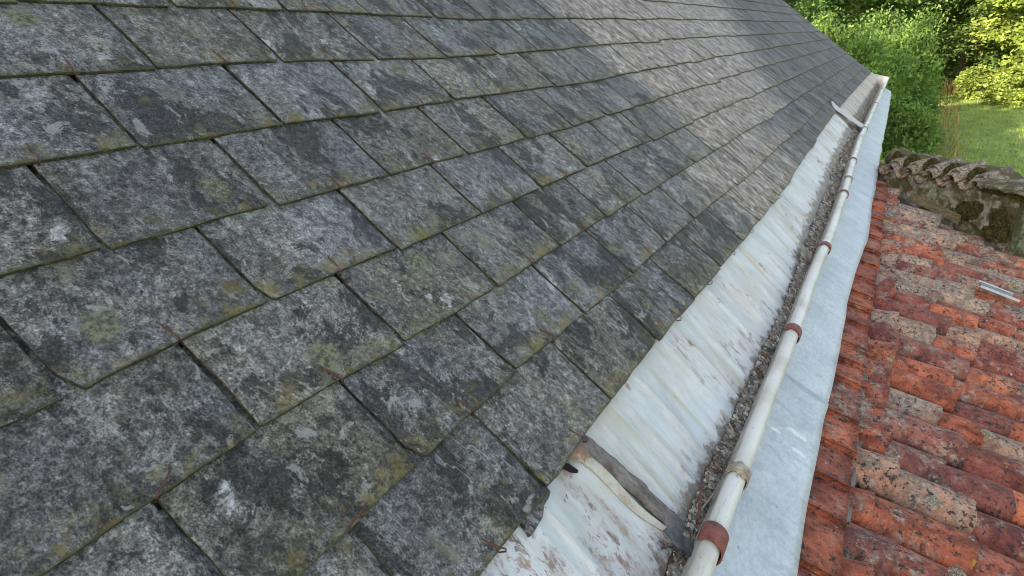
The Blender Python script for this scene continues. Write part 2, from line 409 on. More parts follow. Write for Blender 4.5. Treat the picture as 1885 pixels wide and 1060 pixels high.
BARK = mat_simple('bark', [(0.04, 0.03, 0.022), (0.09, 0.072, 0.055), (0.15, 0.12, 0.09)], 9, 0.95, 0.02, 6, (3, 3, 0.6))
METAL = mat_simple('shiny_metal', [(0.40, 0.42, 0.44), (0.55, 0.57, 0.6)], 20, 0.3, 0, 3)
GLASS = mat_simple('dull_glass', [(0.10, 0.11, 0.12), (0.16, 0.175, 0.19)], 8, 0.25, 0, 3)
WORN = mat_simple('bare_orange_primer', [(0.18, 0.10, 0.06), (0.30, 0.18, 0.12), (0.45, 0.38, 0.30)], 35, 0.8, 0.002)

# ------------------------------------------------------------------ object helpers
def tag(o, label=None, cat=None, group=None, kind=None):
    if label: o['label'] = label
    if cat: o['category'] = cat
    if group: o['group'] = group
    if kind: o['kind'] = kind
    return o

def empty(name, mat, label, cat, group=None, kind='thing'):
    o = bpy.data.objects.new(name, None); col.objects.link(o)
    o.matrix_world = mat
    o.empty_display_size = 0.2
    return tag(o, label, cat, group, kind)

def mesh(name, V, F, mats, parent=None, smooth=False, mi=None, attrs=None, mw=None):
    me = bpy.data.meshes.new(name)
    me.from_pydata([tuple(v) for v in V], [], [tuple(f) for f in F])
    if not isinstance(mats, (list, tuple)): mats = [mats]
    for m in mats: me.materials.append(m)
    if mi is not None: me.polygons.foreach_set('material_index', np.array(mi, dtype=np.int32))
    if smooth: me.polygons.foreach_set('use_smooth', np.ones(len(me.polygons), dtype=bool))
    if attrs:
        for k, v in attrs.items():
            v = np.asarray(v, dtype=np.float32)
            if v.ndim == 2:
                a = me.attributes.new(k, 'FLOAT_COLOR', 'POINT'); a.data.foreach_set('color', v.ravel())
            else:
                a = me.attributes.new(k, 'FLOAT', 'POINT'); a.data.foreach_set('value', v)
    me.update()
    o = bpy.data.objects.new(name, me); col.objects.link(o)
    if parent is not None: o.parent = parent
    elif mw is not None: o.matrix_world = mw
    return o

class MB:
    """collects geometry for one mesh"""
    def __init__(s): s.V = []; s.F = []; s.mi = []; s.A = {}
    def add(s, V, F, mi=0, **att):
        b = len(s.V); s.V += [tuple(v) for v in V]
        s.F += [tuple(i + b for i in f) for f in F]
        s.mi += [mi] * len(F) if isinstance(mi, int) else list(mi)
        for k, v in att.items():
            L = s.A.setdefault(k, [])
            L += list(v) if isinstance(v, (list, np.ndarray)) and len(v) == len(V) and not (isinstance(v, tuple)) else [v] * len(V)
    def box(s, c, e, rot=None, mi=0, jit=0.0, **att):
        V = []
        for dx in (-1, 1):
            for dy in (-1, 1):
                for dz in (-1, 1):
                    p = Vector((dx * e[0] / 2, dy * e[1] / 2, dz * e[2] / 2))
                    if jit: p += Vector([random.uniform(-jit, jit) for _ in range(3)])
                    if rot is not None: p = rot @ p
                    V.append(p + Vector(c))
        s.add(V, [(0, 1, 3, 2), (4, 6, 7, 5), (0, 4, 5, 1), (2, 3, 7, 6), (0, 2, 6, 4), (1, 5, 7, 3)], mi, **att)
    def tube(s, P, r, n=8, mi=0, cap=True, **att):
        P = [Vector(p) for p in P]
        rr = r if isinstance(r, (list, tuple)) else [r] * len(P)
        V = []; F = []
        up = Vector((0.13, 0.31, 0.94)).normalized()
        for i, p in enumerate(P):
            d = (P[min(i + 1, len(P) - 1)] - P[max(i - 1, 0)]).normalized()
            a = d.cross(up)
            if a.length < 1e-3: a = d.cross(Vector((1, 0, 0)))
            a.normalize(); b = a.cross(d)
            for k in range(n):
                t = 2 * math.pi * k / n
                V.append(p + (a * math.cos(t) + b * math.sin(t)) * rr[i])
        for i in range(len(P) - 1):
            for k in range(n):
                F.append((i * n + k, i * n + (k + 1) % n, (i + 1) * n + (k + 1) % n, (i + 1) * n + k))
        if cap:
            F.append(tuple(range(n))[::-1]); F.append(tuple((len(P) - 1) * n + k for k in range(n)))
        s.add(V, F, mi, **att)
    def build(s, name, mats, parent=None, smooth=False, mw=None):
        return mesh(name, s.V, s.F, mats, parent, smooth, s.mi, s.A or None, mw)

def hsh(*a):
    x = math.sin(sum((i + 1) * 12.9898 * v + 4.1 * i for i, v in enumerate(a))) * 43758.5453
    return x - math.floor(x)
def vnoise(x, y=0.0, z=0.0):
    xi, yi = math.floor(x), math.floor(y); fx, fy = x - xi, y - yi
    fx = fx * fx * (3 - 2 * fx); fy = fy * fy * (3 - 2 * fy)
    a = hsh(xi, yi, z); b = hsh(xi + 1, yi, z); c = hsh(xi, yi + 1, z); d = hsh(xi + 1, yi + 1, z)
    return (a * (1 - fx) + b * fx) * (1 - fy) + (c * (1 - fx) + d * fx) * fy

# ------------------------------------------------------------------ frames
ct, st_ = math.cos(TH), math.sin(TH)
NRM = Vector((st_, 0, ct)); DN = Vector((ct, 0, -st_)); SY = Vector((0, 1, 0))
def frame(o, x, y, z):
    return Matrix(((x[0], y[0], z[0], o[0]), (x[1], y[1], z[1], o[1]), (x[2], y[2], z[2], o[2]), (0, 0, 0, 1)))
ROOF = frame(-NRM * S, SY, -DN, NRM)       # local x along the eave, y up the slope, z out of the roof
def L(s, t, w=0.0): return (s * S, -t * S, w * S)

# ------------------------------------------------------------------ survey of the courses
def interp(T, s):
    if s <= T[0][0]: return T[0][1]
    for (a, b), (c, d) in zip(T, T[1:]):
        if s <= c: return b + (d - b) * (s - a) / (c - a)
    return T[-1][1]
EAVE = [(0.7, .142), (0.9, .146), (1.03, .150), (1.2, .135), (1.5, .133), (1.9, .133), (2.1, .145), (2.9, .148), (3.7, .157), (4.4, .156), (4.84, .143), (6.0, .123), (7.3, .104), (10, .098), (16, .128)]
COURSE = {0: EAVE,
 1: [(.48, -.07), (.8, -.08), (1.2, -.08), (1.7, -.078), (2.3, -.075), (2.9, -.062), (3.5, -.052), (4.6, -.045), (16, -.045)],
 2: [(.23, -.288), (.58, -.294), (1.2, -.285), (1.5, -.292), (2.0, -.29), (3.5, -.284), (4.8, -.268), (16, -.265)],
 3: [(.32, -.50), (.6, -.515), (1.0, -.508), (2.0, -.502), (3.0, -.495), (4.0, -.50), (16, -.50)],
 4: [(.42, -.74), (1.0, -.735), (1.6, -.725), (2.5, -.713), (3.5, -.72), (5, -.73), (7, -.745), (16, -.745)],
 5: [(.54, -.972), (1.1, -.975), (1.6, -.963), (2.4, -.95), (3.2, -.945), (4.4, -.955), (6, -.972), (9, -.985), (16, -.985)],
 6: [(.67, -1.217), (1.2, -1.222), (1.6, -1.21), (2.2, -1.19), (3.2, -1.197), (4.4, -1.215), (6, -1.23), (16, -1.235)],
 7: [(1.03, -1.468), (1.5, -1.46), (2.0, -1.445), (2.7, -1.435), (3.9, -1.455), (5.6, -1.485), (9.7, -1.51), (16, -1.54)]}
def tcourse(k, s):
    if k <= 7: return interp(COURSE[k], s)
    return interp(COURSE[7], s) - 0.245 * (k - 7) - 0.006 * (k - 7)
SEND = 16.12
NROW = 17
TAU = 0.0072
NX, NY = 9, 8
def joint(k, j):
    base = 0.585 if k % 2 == 0 else 0.39
    base += 0.012 * max(0, k - 3)
    wdt = 0.3915 + 0.0006 * max(0, k - 2)
    return base + wdt * j + (hsh(k, j, 3.3) - 0.5) * 0.018

house = empty('stone_house', ROOF, 'house under the big weathered grey slate roof, with rusty hooks and moss between its slates', 'house')

def slate_mesh():
    mb = MB()
    us = [0, 0.012, 0.13, 0.27, 0.42, 0.58, 0.73, 0.87, 0.988, 1]
    vs = [0, 0.01, 0.10, 0.24, 0.40, 0.56, 0.75, 1.0]
    for k in range(0, NROW):
        for j in range(-6, 45):
            s0 = joint(k, j); s1 = joint(k, j + 1)
            if s0 > SEND - 0.04: continue
            s1 = min(s1, SEND + 0.01 * (hsh(k, 1.7) - 0.5))
            if s0 < -2.0: continue
            g = 0.0035 + 0.004 * hsh(j, k, 8)
            s0 += g; s1 -= g
            sm = (s0 + s1) / 2
            sd = hsh(k * 1.37, j * 2.11, 5.5)
            drop = (hsh(k, j, 9.1) - 0.5) * 0.012
            if hsh(k, j, 2.2) > 0.9: drop += 0.012
            if k == 0: drop *= 0.6
            tilt = (hsh(j, k, 4.4) - 0.5) * 0.014
            gauge = tcourse(k, sm) - tcourse(k + 1, sm)
            length = gauge * 1.97
            lift = hsh(k, j, 6.6) * 0.0022
            cut = 0.0
            if hsh(k, j, 7.7) > 0.78: cut = 0.012 + 0.024 * hsh(k, j, 1.1)
            cutr = 0.012 + 0.014 * hsh(k, j, 1.9) if hsh(k, j, 2.9) > 0.9 else 0
            tone = 0.82 + 0.36 * hsh(k, j, 12.2)
            z = 3.62 + 0.05 * math.sin(k * 2.1) - 0.10 * (k < 2) * 4
            lim0 = z if k >= 2 else 2.95
            a = min(1, max(0, (sm - lim0) / 0.35)) * min(1, max(0, (7.6 + 0.45 * (k - 3) - sm) / 1.6))
            if k <= 1: a *= 0.72 * min(1, max(0, (5.6 - sm) / 1.0))
            tan = a * (0.75 + 0.45 * hsh(k, j, 3.9)) if hsh(k, j, 15.5) > 0.05 else a * 0.6
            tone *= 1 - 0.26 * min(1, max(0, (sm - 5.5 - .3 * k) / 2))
            V = []; at_e = []; at_t = []
            for b, v in enumerate(vs):
                for c, u in enumerate(us):
                    s_ = s0 + (s1 - s0) * u
                    d = length * v                       # distance up from the lower edge
                    e = 0.0
                    if b == 0:
                        e = (vnoise(s_ * 60, k * 3.1, 1) - 0.5) * 0.004 + (vnoise(s_ * 190, k, 2) - 0.5) * 0.003
                    es = 0.0
                    if c == 0 or c == len(us) - 1:
                        es = (vnoise(d * 45 + 7 * c, k + j * .7, 4) - 0.5) * 0.006
                    if cut and d < cut and u < 0.1 and c <= 1: s_ += (cut - d) * 0.9
                    if cutr and d < cutr and u > 0.9: s_ -= (cutr - d) * 0.9
                    t = tcourse(k, s_) + drop + tilt * (u - 0.5) - d + e
                    w = lift * (1 - v) - (TAU + 0.0012) * d / gauge
                    w += (vnoise(s_ * 9 + j, d * 9 + k * 5, sd * 9) - 0.5) * 0.0022
                    if b == 0 or c == 0 or c == len(us) - 1: w -= 0.0016
                    V.append(L(s_ + es, t, w)); at_e.append(d * S)
                    a2 = min(1, max(0, (s_ - lim0 + 0.3) / 0.75)) * min(1, max(0, (8.0 + 0.45 * (k - 3) - s_) / 2.6)) * (0.72 if k < 2 else 1)
                    at_t.append(0.35 * tan + 0.6 * a2)
            n1 = len(us); F = []; mi = []
            for b in range(len(vs) - 1):
                for c in range(n1 - 1):
                    F.append((b * n1 + c, b * n1 + c + 1, (b + 1) * n1 + c + 1, (b + 1) * n1 + c)); mi.append(0)
            # skirt round the three open edges
            ring = [(len(vs) - 1 - i) * n1 for i in range(len(vs))] + [c for c in range(1, n1)] + [b * n1 + n1 - 1 for b in range(1, len(vs))]
            base = len(V)
            for i in ring:
                x, y, zz = V[i]
                V.append((x + random.uniform(-1, 1) * 0.0008, y + random.uniform(-1, 1) * 0.0012, zz - TAU * S * 0.95)); at_e.append(at_e[i]); at_t.append(at_t[i])
            for q in range(len(ring) - 1):
                F.append((ring[q], base + q, base + q + 1, ring[q + 1])); mi.append(1)
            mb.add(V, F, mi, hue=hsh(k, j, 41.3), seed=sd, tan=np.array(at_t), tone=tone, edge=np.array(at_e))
    return mb

roof = slate_mesh().build('slate_roof', [SLATE, EDGE], house, True)
for p in (bpy.data.meshes['slate_roof'].polygons): pass
roof['label'] = 'weathered grey slates laid in courses, mossy at their lower edges'

# doubled starter slates that show under the eave course, one of them slipped
mb = MB()
def plate(mb, pts, w0, w1, th=0.008, mi=0, wf=None):
    n_ = len(pts)
    V = [L(a, b, (w0 if i < n_ else 0)) for i, (a, b) in enumerate(pts)]
    ws = [w0 + (w1 - w0) * (0 if wf is None else wf(a, b)) for a, b in pts]
    top = [L(a, b, w) for (a, b), w in zip(pts, ws)]
    bot = [L(a, b, w - th) for (a, b), w in zip(pts, ws)]
    mb.add(top + bot, [tuple(range(n_))[::-1], tuple(range(n_, 2 * n_))] + [(i, (i + 1) % n_, n_ + (i + 1) % n_, n_ + i) for i in range(n_)], mi,
           hue=0.5, seed=random.random(), tan=0.0, tone=0.95, edge=0.2)
for j in range(-4, 42):
    a = 0.39 + 0.3915 * j + 0.01; b = a + 0.375
    if b > SEND: b = SEND - 0.01
    pts = []
    for i in range(13):
        s_ = a + (b - a) * i / 12
        pts.append((s_, interp(EAVE, s_) - 0.004 + (hsh(j, i, 3) - 0.5) * 0.010))
    pts += [(b, -0.14), (a, -0.14)]
    plate(mb, pts, -0.0115, -0.0115)
mb.build('starter_slates', SLATE, house)
mb = MB()
plate(mb, [(0.886, 0.100), (0.868, 0.176), (0.874, 0.178), (0.925, 0.174), (0.95, 0.162), (0.975, 0.160), (0.99, 0.155), (1.0, 0.10)], -0.0105, -0.0105, 0.008)
o = mb.build('slipped_slate', SLATE, house)
o['label'] = 'broken piece of slate that has slipped out below the eave'

# slate hooks
HN = 0
hook_me = None
def hook_at(s_, t_, bend=0.0, length=0.042, big=False):
    global hook_me, HN
    if hook_me is None or bend or big:
        m = MB()
        r = 0.0017 * S
        Lh = length * S
        if big:
            P = [(0, 0.01, -0.010), (0.002, -0.006, -0.012), (0.004, -0.013, -0.004), (0.002, -0.008, 0.004), (-0.002, 0.002, 0.005), (-0.004, 0.016, 0.004), (-0.005, Lh, 0.0035)]
        else:
            P = [(0, 0.012, -0.009), (0, -0.002, -0.0085), (0, -0.0048, -0.003), (0, -0.003, 0.0025), (0, 0.002, 0.004), (0.0006, Lh * 0.5, 0.0034), (-0.0008, Lh, 0.0022)]
        if bend:
            Q = []
            for (x, y, z) in P:
                if z > 0:
                    a = bend * min(1, max(0, (y + 0.003)) / 0.006)
                    x, y = x + (y + 0.003) * math.sin(a), -0.003 + (y + 0.003) * math.cos(a); z += 0.002
                Q.append((x, y, z))
            P = Q
        m.tube(P, r, 6)
        o = m.build('slate_hook', RUST, roof, True)
        if not bend and not big: hook_me = o.data
    else:
        o = bpy.data.objects.new('slate_hook', hook_me); col.objects.link(o); o.parent = roof
    o.location = L(s_, t_, 0.0)
    o.rotation_euler = (random.uniform(-.05, .05), 0, random.uniform(-0.25, 0.35))
    HN += 1
cand = []
for k in range(0, 9):
    for j in range(-2, 14):
        s_ = (joint(k, j) + joint(k, j + 1)) / 2
        if s_ < 0.15 or s_ > 4.6: continue
        t_ = tcourse(k, s_)
        P = ROOF @ Vector(L(s_, t_))
        q = CAM.inverted() @ P
        if q.z > -0.1: continue
        X = 942.5 + 1182 * q.x / -q.z; Y = 530 - 1182 * q.y / -q.z
        if 0 < X < 1885 and 0 < Y < 1060: cand.append((P.length, k, j, s_, t_))
cand.sort()
for (_, k, j, s_, t_) in cand[:96]:
    if hsh(k, j, 77) > 0.90: continue
    if k == 0:
        hook_at(s_, t_ - 0.001, big=True)
    else:
        b = 0.0
        if hsh(k, j, 71) > 0.72 and s_ > 1.3: continue
        if k == 1 and j == 0: b = 1.25
        if k == 2 and j == -1: b = 1.1
        hook_at(s_, t_ - 0.001, b, 0.046)

# upper slope beyond the laid courses, back slope, walls (seen only from other places)
def quadbox(mb, c, th, **k):
    V = [Vector(p) for p in c]
    nn = (V[1] - V[0]).cross(V[3] - V[0]).normalized() * th
    W = V + [p - nn for p in V]
    mb.add(W, [(0, 1, 2, 3), (7, 6, 5, 4), (0, 4, 5, 1), (1, 5, 6, 2), (2, 6, 7, 3), (3, 7, 4, 0)], 0, **k)
TR = -7.6                                  # ridge
att = dict(hue=0.4, seed=0.3, tan=0.0, tone=0.9, edge=0.5)
mb = MB()
ysteps = 18
tA = tcourse(NROW, 8) + 0.25
for i in range(ysteps):
    ta = tA + (TR - tA) * i / ysteps; tb = tA + (TR - tA) * (i + 1) / ysteps - 0.05
    quadbox(mb, [L(-19, ta, -0.004), L(SEND, ta, -0.004), L(SEND, tb, -0.02), L(-19, tb, -0.02)], 0.01, **att)
for i in range(34):
    ta = 0.14 - 0.235 * i
    quadbox(mb, [L(-19, ta, -0.004), L(-1.9, ta, -0.004), L(-1.9, ta - 0.29, -0.015), L(-19, ta - 0.29, -0.015)], 0.01, **att)
mb.build('upper_slates', [SLATE], house)
mb = MB()
quadbox(mb, [L(-19, 0.12, -0.033), L(SEND, 0.10, -0.033), L(SEND, TR, -0.033), L(-19, TR, -0.033)], 0.02)
mb.build('roof_deck', WOOD, house)
# back slope: mirrored about the ridge
mb = MB()
inv = ROOF.inverted()
rp = ROOF @ Vector(L(0, TR, -0.02))
bx = rp.x - 5.6; bz = rp.z - 5.6 * math.tan(TH)
def wl_(x, y, z): return tuple(inv @ Vector((x, y, z)))
y0, y1 = -19 * S, SEND * S
quadbox(mb, [wl_(bx, y0, bz), wl_(rp.x, y0, rp.z), wl_(rp.x, y1, rp.z), wl_(bx, y1, bz)], -0.03, **att)
mb.build('back_slope', SLATE, house)
GZ = -4.0
mb = MB()
ex = (ROOF @ Vector(L(0, 0.12, -0.06)))
zt = ex.z - 0.25
def wbox(mb, x0, x1, ya, yb, za, zb):
    c = [wl_(x, y, z) for x in (x0, x1) for y in (ya, yb) for z in (za, zb)]
    mb.add(c, [(0, 1, 3, 2), (4, 6, 7, 5), (0, 4, 5, 1), (2, 3, 7, 6), (0, 2, 6, 4), (1, 5, 7, 3)], 0)
wbox(mb, bx + 0.3, ex.x - 0.02, y0 + 0.1, y1 - 0.12, GZ, zt)
# gable triangles
for yy in (y0 + 0.1, y1 - 0.12 - 0.3):
    c = [wl_(bx + 0.3, yy, zt + 0.002), wl_(ex.x - 0.02, yy, zt + 0.002), wl_(rp.x, yy, rp.z - 0.25), wl_(bx + 0.3, yy + 0.3, zt + 0.002), wl_(ex.x - 0.02, yy + 0.3, zt + 0.002), wl_(rp.x, yy + 0.3, rp.z - 0.25)]
    mb.add(c, [(0, 1, 2), (5, 4, 3), (0, 3, 4, 1), (1, 4, 5, 2), (2, 5, 3, 0)], 0)
mb.build('wall', RENDER, house)

# ------------------------------------------------------------------ gutter
gut = empty('gutter', ROOF, 'long white painted gutter along the eave, red brown clips on its lip', 'gutter')
TV = [(0, .500), (4.2, .500), (5.0, .492), (6.2, .468), (7.7, .444), (10, .45), (13, .455), (16.2, .455)]
WB = [(0, .030), (5, .032), (8, .045), (12, .075), (16.2, .115)]
def wob(s): return (vnoise(s * 1.6, 3) - 0.5) * 0.014 + (vnoise(s * 4.5, 9) - 0.5) * 0.006
def tval(s): return interp(TV, s) + wob(s) * 0.6
def wfloor(s, t):
    f = (t - 0.06) / 0.44
    far = max(0, (s - 6) / 10) * 0.05
    return -0.0235 - 0.028 * f * f - far * f * f
folds = [(a_, 1.25 * b_, 0.0075) for a_, b_ in [(2.31, 1), (2.06, .8), (1.92, .7), (1.79, .5), (1.55, 1.2), (1.42, .9), (1.29, .6), (0.95, 1.1), (0.90, .6), (0.72, .9)]]
x = 2.5
k = 0
while x < SEND:
    folds.append((x, 0.6 + 0.8 * hsh(k, 4), 0.007 + 0.010 * hsh(k, 8)))
    x += (0.13 + 0.17 * hsh(k, 2)) if x < 5 else (0.12 + 0.12 * hsh(k, 2))
    k += 1
def ripple(s, t):
    s2 = s + 0.05 * (t - 0.3) * (vnoise(s * 2, 5) - 0.5) * 2
    w = 0
    for (x, a, r) in folds:
        d = (s2 - x) / r
        if abs(d) < 4: w += 0.0115 * a * math.exp(-d * d * 0.7)
    far_ = min(1, max(0, (s - 1.6) / 3.0))
    w += 0.0075 * (vnoise(s2 * 8, 7) - 0.5) * 1.7 + (0.0008 + 0.0050 * far_) * (vnoise(s2 * 30, 17) - 0.5) + 0.003 * (vnoise(s2 * 15, t * 4, 27) - 0.5)
    fade = 1 - 0.55 * max(0, min(1, (t - 0.36) / 0.12))
    return w * fade
mb = MB()
svals = []
x = -1.2
while x < SEND:
    svals.append(x); x += 0.009 if x < 7 else 0.014
tv_ = [0.0, .06, .12, .16, .2, .24, .28, .32, .36, .39, .42, .45, .475, .50, 1]
V = []; F = []; va = []
nt_ = 14
for s_ in svals:
    te = tval(s_)
    for i in range(nt_):
        t = 0.06 + (te - 0.06) * i / (nt_ - 1)
        V.append(L(s_, t, wfloor(s_, t) + ripple(s_, t)))
        va.append((t - interp([(1.1, .459), (1.4, .435), (2.3, .451), (2.8, .465), (3.3, .45), (3.65, .434), (4.3, .42), (5.8, .375), (8, .35), (11, .36), (16, .40)], s_)) * S)
for i in range(len(svals) - 1):
    for k in range(nt_ - 1):
        F.append((i * nt_ + k, i * nt_ + k + 1, (i + 1) * nt_ + k + 1, (i + 1) * nt_ + k))
o = mesh('gutter_lining', V, F, ZWHITE, gut, True, None, {'valley': va})
o['label'] = 'rippled white lining with flaking paint'

# upstand and rolled lip
def beadc(s): return tval(s) + 0.004, interp(WB, s) + (vnoise(s * 1.9, 31) - .5) * 0.008
RB = 0.0245
mb = MB()
V = []; F = []; foot = []
sv = [-1.2 + 0.04 * i for i in range(int((SEND + 1.2) / 0.04) + 1)]
# profile: inner foot -> up the inside -> round the roll -> back down the outer side
def prof(s):
    tb, wb = beadc(s); tf = tval(s); wf = wfloor(s, tf) - 0.004
    r = RB * (1 - 0.12 * max(0, min(1, (s - 6) / 8))) * (1 + 0.06 * (vnoise(s * 3, 41) - .5))
    P = [(tf - 0.002, wf, 1.0), (tf - 0.003, wf + 0.3 * (wb - wf), 0.7), (tf - 0.008, wb - r * 0.9, 0.42), (tb - r * 0.97, wb - 0.25 * r, 0.2)]
    for a in range(165, -115, -18):
        P.append((tb + r * math.cos(R_(a)), wb + r * math.sin(R_(a)), 0.0))
    P.append((tb + 0.2 * r, wb - 1.1 * r, 0.2)); P.append((tb + 0.15 * r, wf - 0.03, 0.5))
    return P
for s_ in sv:
    P = prof(s_); n1 = len(P)
    for (t, w, f_) in P:
        V.append(L(s_, t, w)); foot.append(f_)
for i in range(len(sv) - 1):
    for k in range(n1 - 1):
        F.append((i * n1 + k, i * n1 + k + 1, (i + 1) * n1 + k + 1, (i + 1) * n1 + k))
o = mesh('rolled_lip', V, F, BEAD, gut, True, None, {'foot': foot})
o['label'] = 'cream white rounded front lip'

def band(name, s0, width, mat, a0=200, a1=-60, dr=0.004, label=None, skew=0.0, ragged=0.0):
    V = []; F = []
    n = 16; m_ = 5
    for i in range(m_):
        for k in range(n + 1):
            a = a0 + (a1 - a0) * k / n
            s_ = s0 + width * (i / (m_ - 1) - 0.5) + skew * (k / n - 0.5)
            if ragged and i in (0, m_ - 1): s_ += random.uniform(-ragged, ragged)
            tb, wb = beadc(s_)
            r = RB * 1.06 + dr
            V.append(L(s_, tb + r * math.cos(R_(a)), wb + r * math.sin(R_(a))))
    for i in range(m_ - 1):
        for k in range(n):
            F.append((i * (n + 1) + k, i * (n + 1) + k + 1, (i + 1) * (n + 1) + k + 1, (i + 1) * (n + 1) + k))
    o = mesh(name, V, F, mat, gut, True)
    sm = o.modifiers.new('thickness', 'SOLIDIFY'); sm.thickness = 0.0028; sm.offset = 1
    if label: o['label'] = label
    return o
for q, s_ in enumerate([1.20, 2.44, 3.60, 4.93, 6.2, 7.5, 9.6, 12.2, 14.6]):
    band('lip_clip', s_, 0.062 if q == 0 else (0.05 if q < 3 else 0.032), CLIPM if q < 5 else BEAD, 196, -50, 0.003, None, -0.02)
for s_ in [5.42, 8.15, 10.8, 13.3]:
    band('joint_ring', s_, 0.025, MORTAR, 190, -60, 0.002)
band('sealing_tape', 1.47, 0.045, TAPE, 215, -40, 0.0015, 'ragged beige sealing tape wrapped over the lip', 0, 0.007)
# the tape runs down the inner side of the upstand
mb = MB()
V = []; F = []
for i in range(9):
    f = i / 8
    for e in (-1, 1):
        s_ = 1.455 - 0.14 * f + e * (0.018 - 0.004 * f) + random.uniform(-.004, .004)
        tf = tval(s_); tb, wb = beadc(s_)
        w = wb - RB * 0.2 - f * (wb + 0.045 - RB * 0.2) * 0.95
        t = tb - RB * 1.12 + 0.010 * math.sin(f * 2.6) * 0.9
        V.append(L(s_, t - 0.0045, w))
for i in range(8): F.append((2 * i, 2 * i + 1, 2 * i + 3, 2 * i + 2))
mesh('sealing_tape', V, F, TAPE, gut, True)

# end plate
tb, wb = beadc(SEND)
mb = MB()
P = [(0.06, wfloor(SEND, 0.06) + 0.012), (0.20, 0.02), (tb - 0.01, wb + 0.02), (tb + 0.015, wb - 0.005), (tval(SEND), wfloor(SEND, tval(SEND)) - 0.005), (0.30, wfloor(SEND, 0.3) - 0.005)]
V = [L(SEND, a, b) for a, b in P] + [L(SEND + 0.01, a, b) for a, b in P]
mb.add(V, [tuple(range(6)), tuple(range(11, 5, -1))] + [(i, (i + 1) % 6, 6 + (i + 1) % 6, 6 + i)[::-1] for i in range(6)], 0)
mb.build('end_plate', ZGREY, gut)

# flat zinc stay bridging the gutter
sc_ = 8.35
tb, wb = beadc(sc_)
V = []; F = []
pts = [(-0.01, 0.022), (0.03, 0.010), (0.07, 0.004), (0.12, 0.008), (0.22, 0.018), (0.32, 0.024), (tb - 0.03, 0.034), (tb, wb + RB + 0.004)]
for (t, w) in pts:
    wd = 0.12 if t > 0.06 else 0.03 + 0.09 * max(0, (t + 0.02)) / 0.08
    V += [L(sc_ - wd, t, w), L(sc_ + wd, t + 0.002, w + 0.006)]
for i in range(len(pts) - 1): F.append((2 * i, 2 * i + 2, 2 * i + 3, 2 * i + 1))
o = mesh('gutter_stay', V, F, mat_simple('dull_grey_zinc', [(0.33, 0.33, 0.32), (0.42, 0.42, 0.41), (0.50, 0.50, 0.49)], 30, 0.6, 0.002), gut, False)
o.modifiers.new('t', 'SOLIDIFY').thickness = 0.004
o['label'] = 'flat pale metal strap bridging the gutter near its far end'

# dark felt strip over the lining joint, running from the eave down to the valley
def surf(s, t): return wfloor(s, t) + ripple(s, t)
V = []; F = []
N = 26; W_ = 5
cl = []
for i in range(N):
    f = i / (N - 1)
    t = 0.135 + (0.475 - 0.135) * f
    sc = 1.185 + 0.06 * f
    hw = 0.024 + 0.004 * f
    for k in range(W_):
        u = k / (W_ - 1) * 2 - 1
        e = (vnoise(f * 40, k * 3.3, 8) - 0.5) * 0.010 * (abs(u) == 1)
        s_ = sc + hw * u + e
        base_ = -0.0235 - 0.028 * ((t - .06) / .44) ** 2
        cr = 0.002 if (i % 4 == 0) else 0
        V.append(L(s_, t, base_ + 0.0080 - 0.004 * (abs(u) == 1) - cr + (vnoise(f * 22, k, 5) - .5) * 0.0018))
for i in range(N - 1):
    for k in range(W_ - 1): F.append((i * W_ + k, i * W_ + k + 1, (i + 1) * W_ + k + 1, (i + 1) * W_ + k))
o = mesh('felt_strip', V, F, BITUM, gut, False)
o.modifiers.new('t', 'SOLIDIFY').thickness = 0.004
o['label'] = 'cracked grey brown felt strip sealing the joint across the lining'
# curled edge of the near sheet beside it
V = []; F = []
prof_ = [(-0.024, -0.006), (-0.015, 0.003), (-0.006, 0.008), (0.0, 0.009), (0.003, 0.004)]
for i in range(22):
    f = i / 21
    t = 0.137 + 0.30 * f
    sc = 1.152 + 0.055 * f + 0.008 * math.sin(f * 7)
    amp = 0.25 + 0.75 * math.sin(math.pi * min(1, 0.30 + f * 0.62))
    for (ds, h) in prof_:
        s_ = sc + ds * amp + (0.004 * (hsh(i, 5) - .5) if ds > 0 else 0)
        base_ = -0.0235 - 0.028 * ((t - .06) / .44) ** 2
        V.append(L(s_, t, base_ + 0.004 + h * amp * 0.75 + (vnoise(s_ * 13, 7) - .5) * 0.004))
for i in range(21):
    for k in range(4): F.append((i * 5 + k, i * 5 + k + 1, (i + 1) * 5 + k + 1, (i + 1) * 5 + k))
o = mesh('curled_sheet_edge', V, F, mat_simple('dull_cream_paint', [(0.30, 0.27, 0.21), (0.44, 0.42, 0.36), (0.54, 0.52, 0.47)], 25, 0.6, 0.002), gut, True)
# bare orange patch and painted black shade of a slot under the eave there
mb = MB()
pp = [(1.10, .137), (1.125, .134), (1.155, .137), (1.165, .16), (1.16, .185), (1.145, .17), (1.13, .178), (1.118, .16)]
mb.add([L(a, b, -0.0235 + 0.0125) for a, b in pp], [tuple(range(len(pp)))[::-1]])
mb.build('bare_patch', WORN, gut)
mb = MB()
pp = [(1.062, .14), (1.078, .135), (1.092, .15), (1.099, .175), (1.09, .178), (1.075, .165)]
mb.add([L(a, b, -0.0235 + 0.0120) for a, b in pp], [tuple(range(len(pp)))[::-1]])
mb.build('dark_slot', mat_simple('shadow_gap', [(0.008, 0.008, 0.008), (0.012, 0.011, 0.01)], 20, 1, 0), gut)

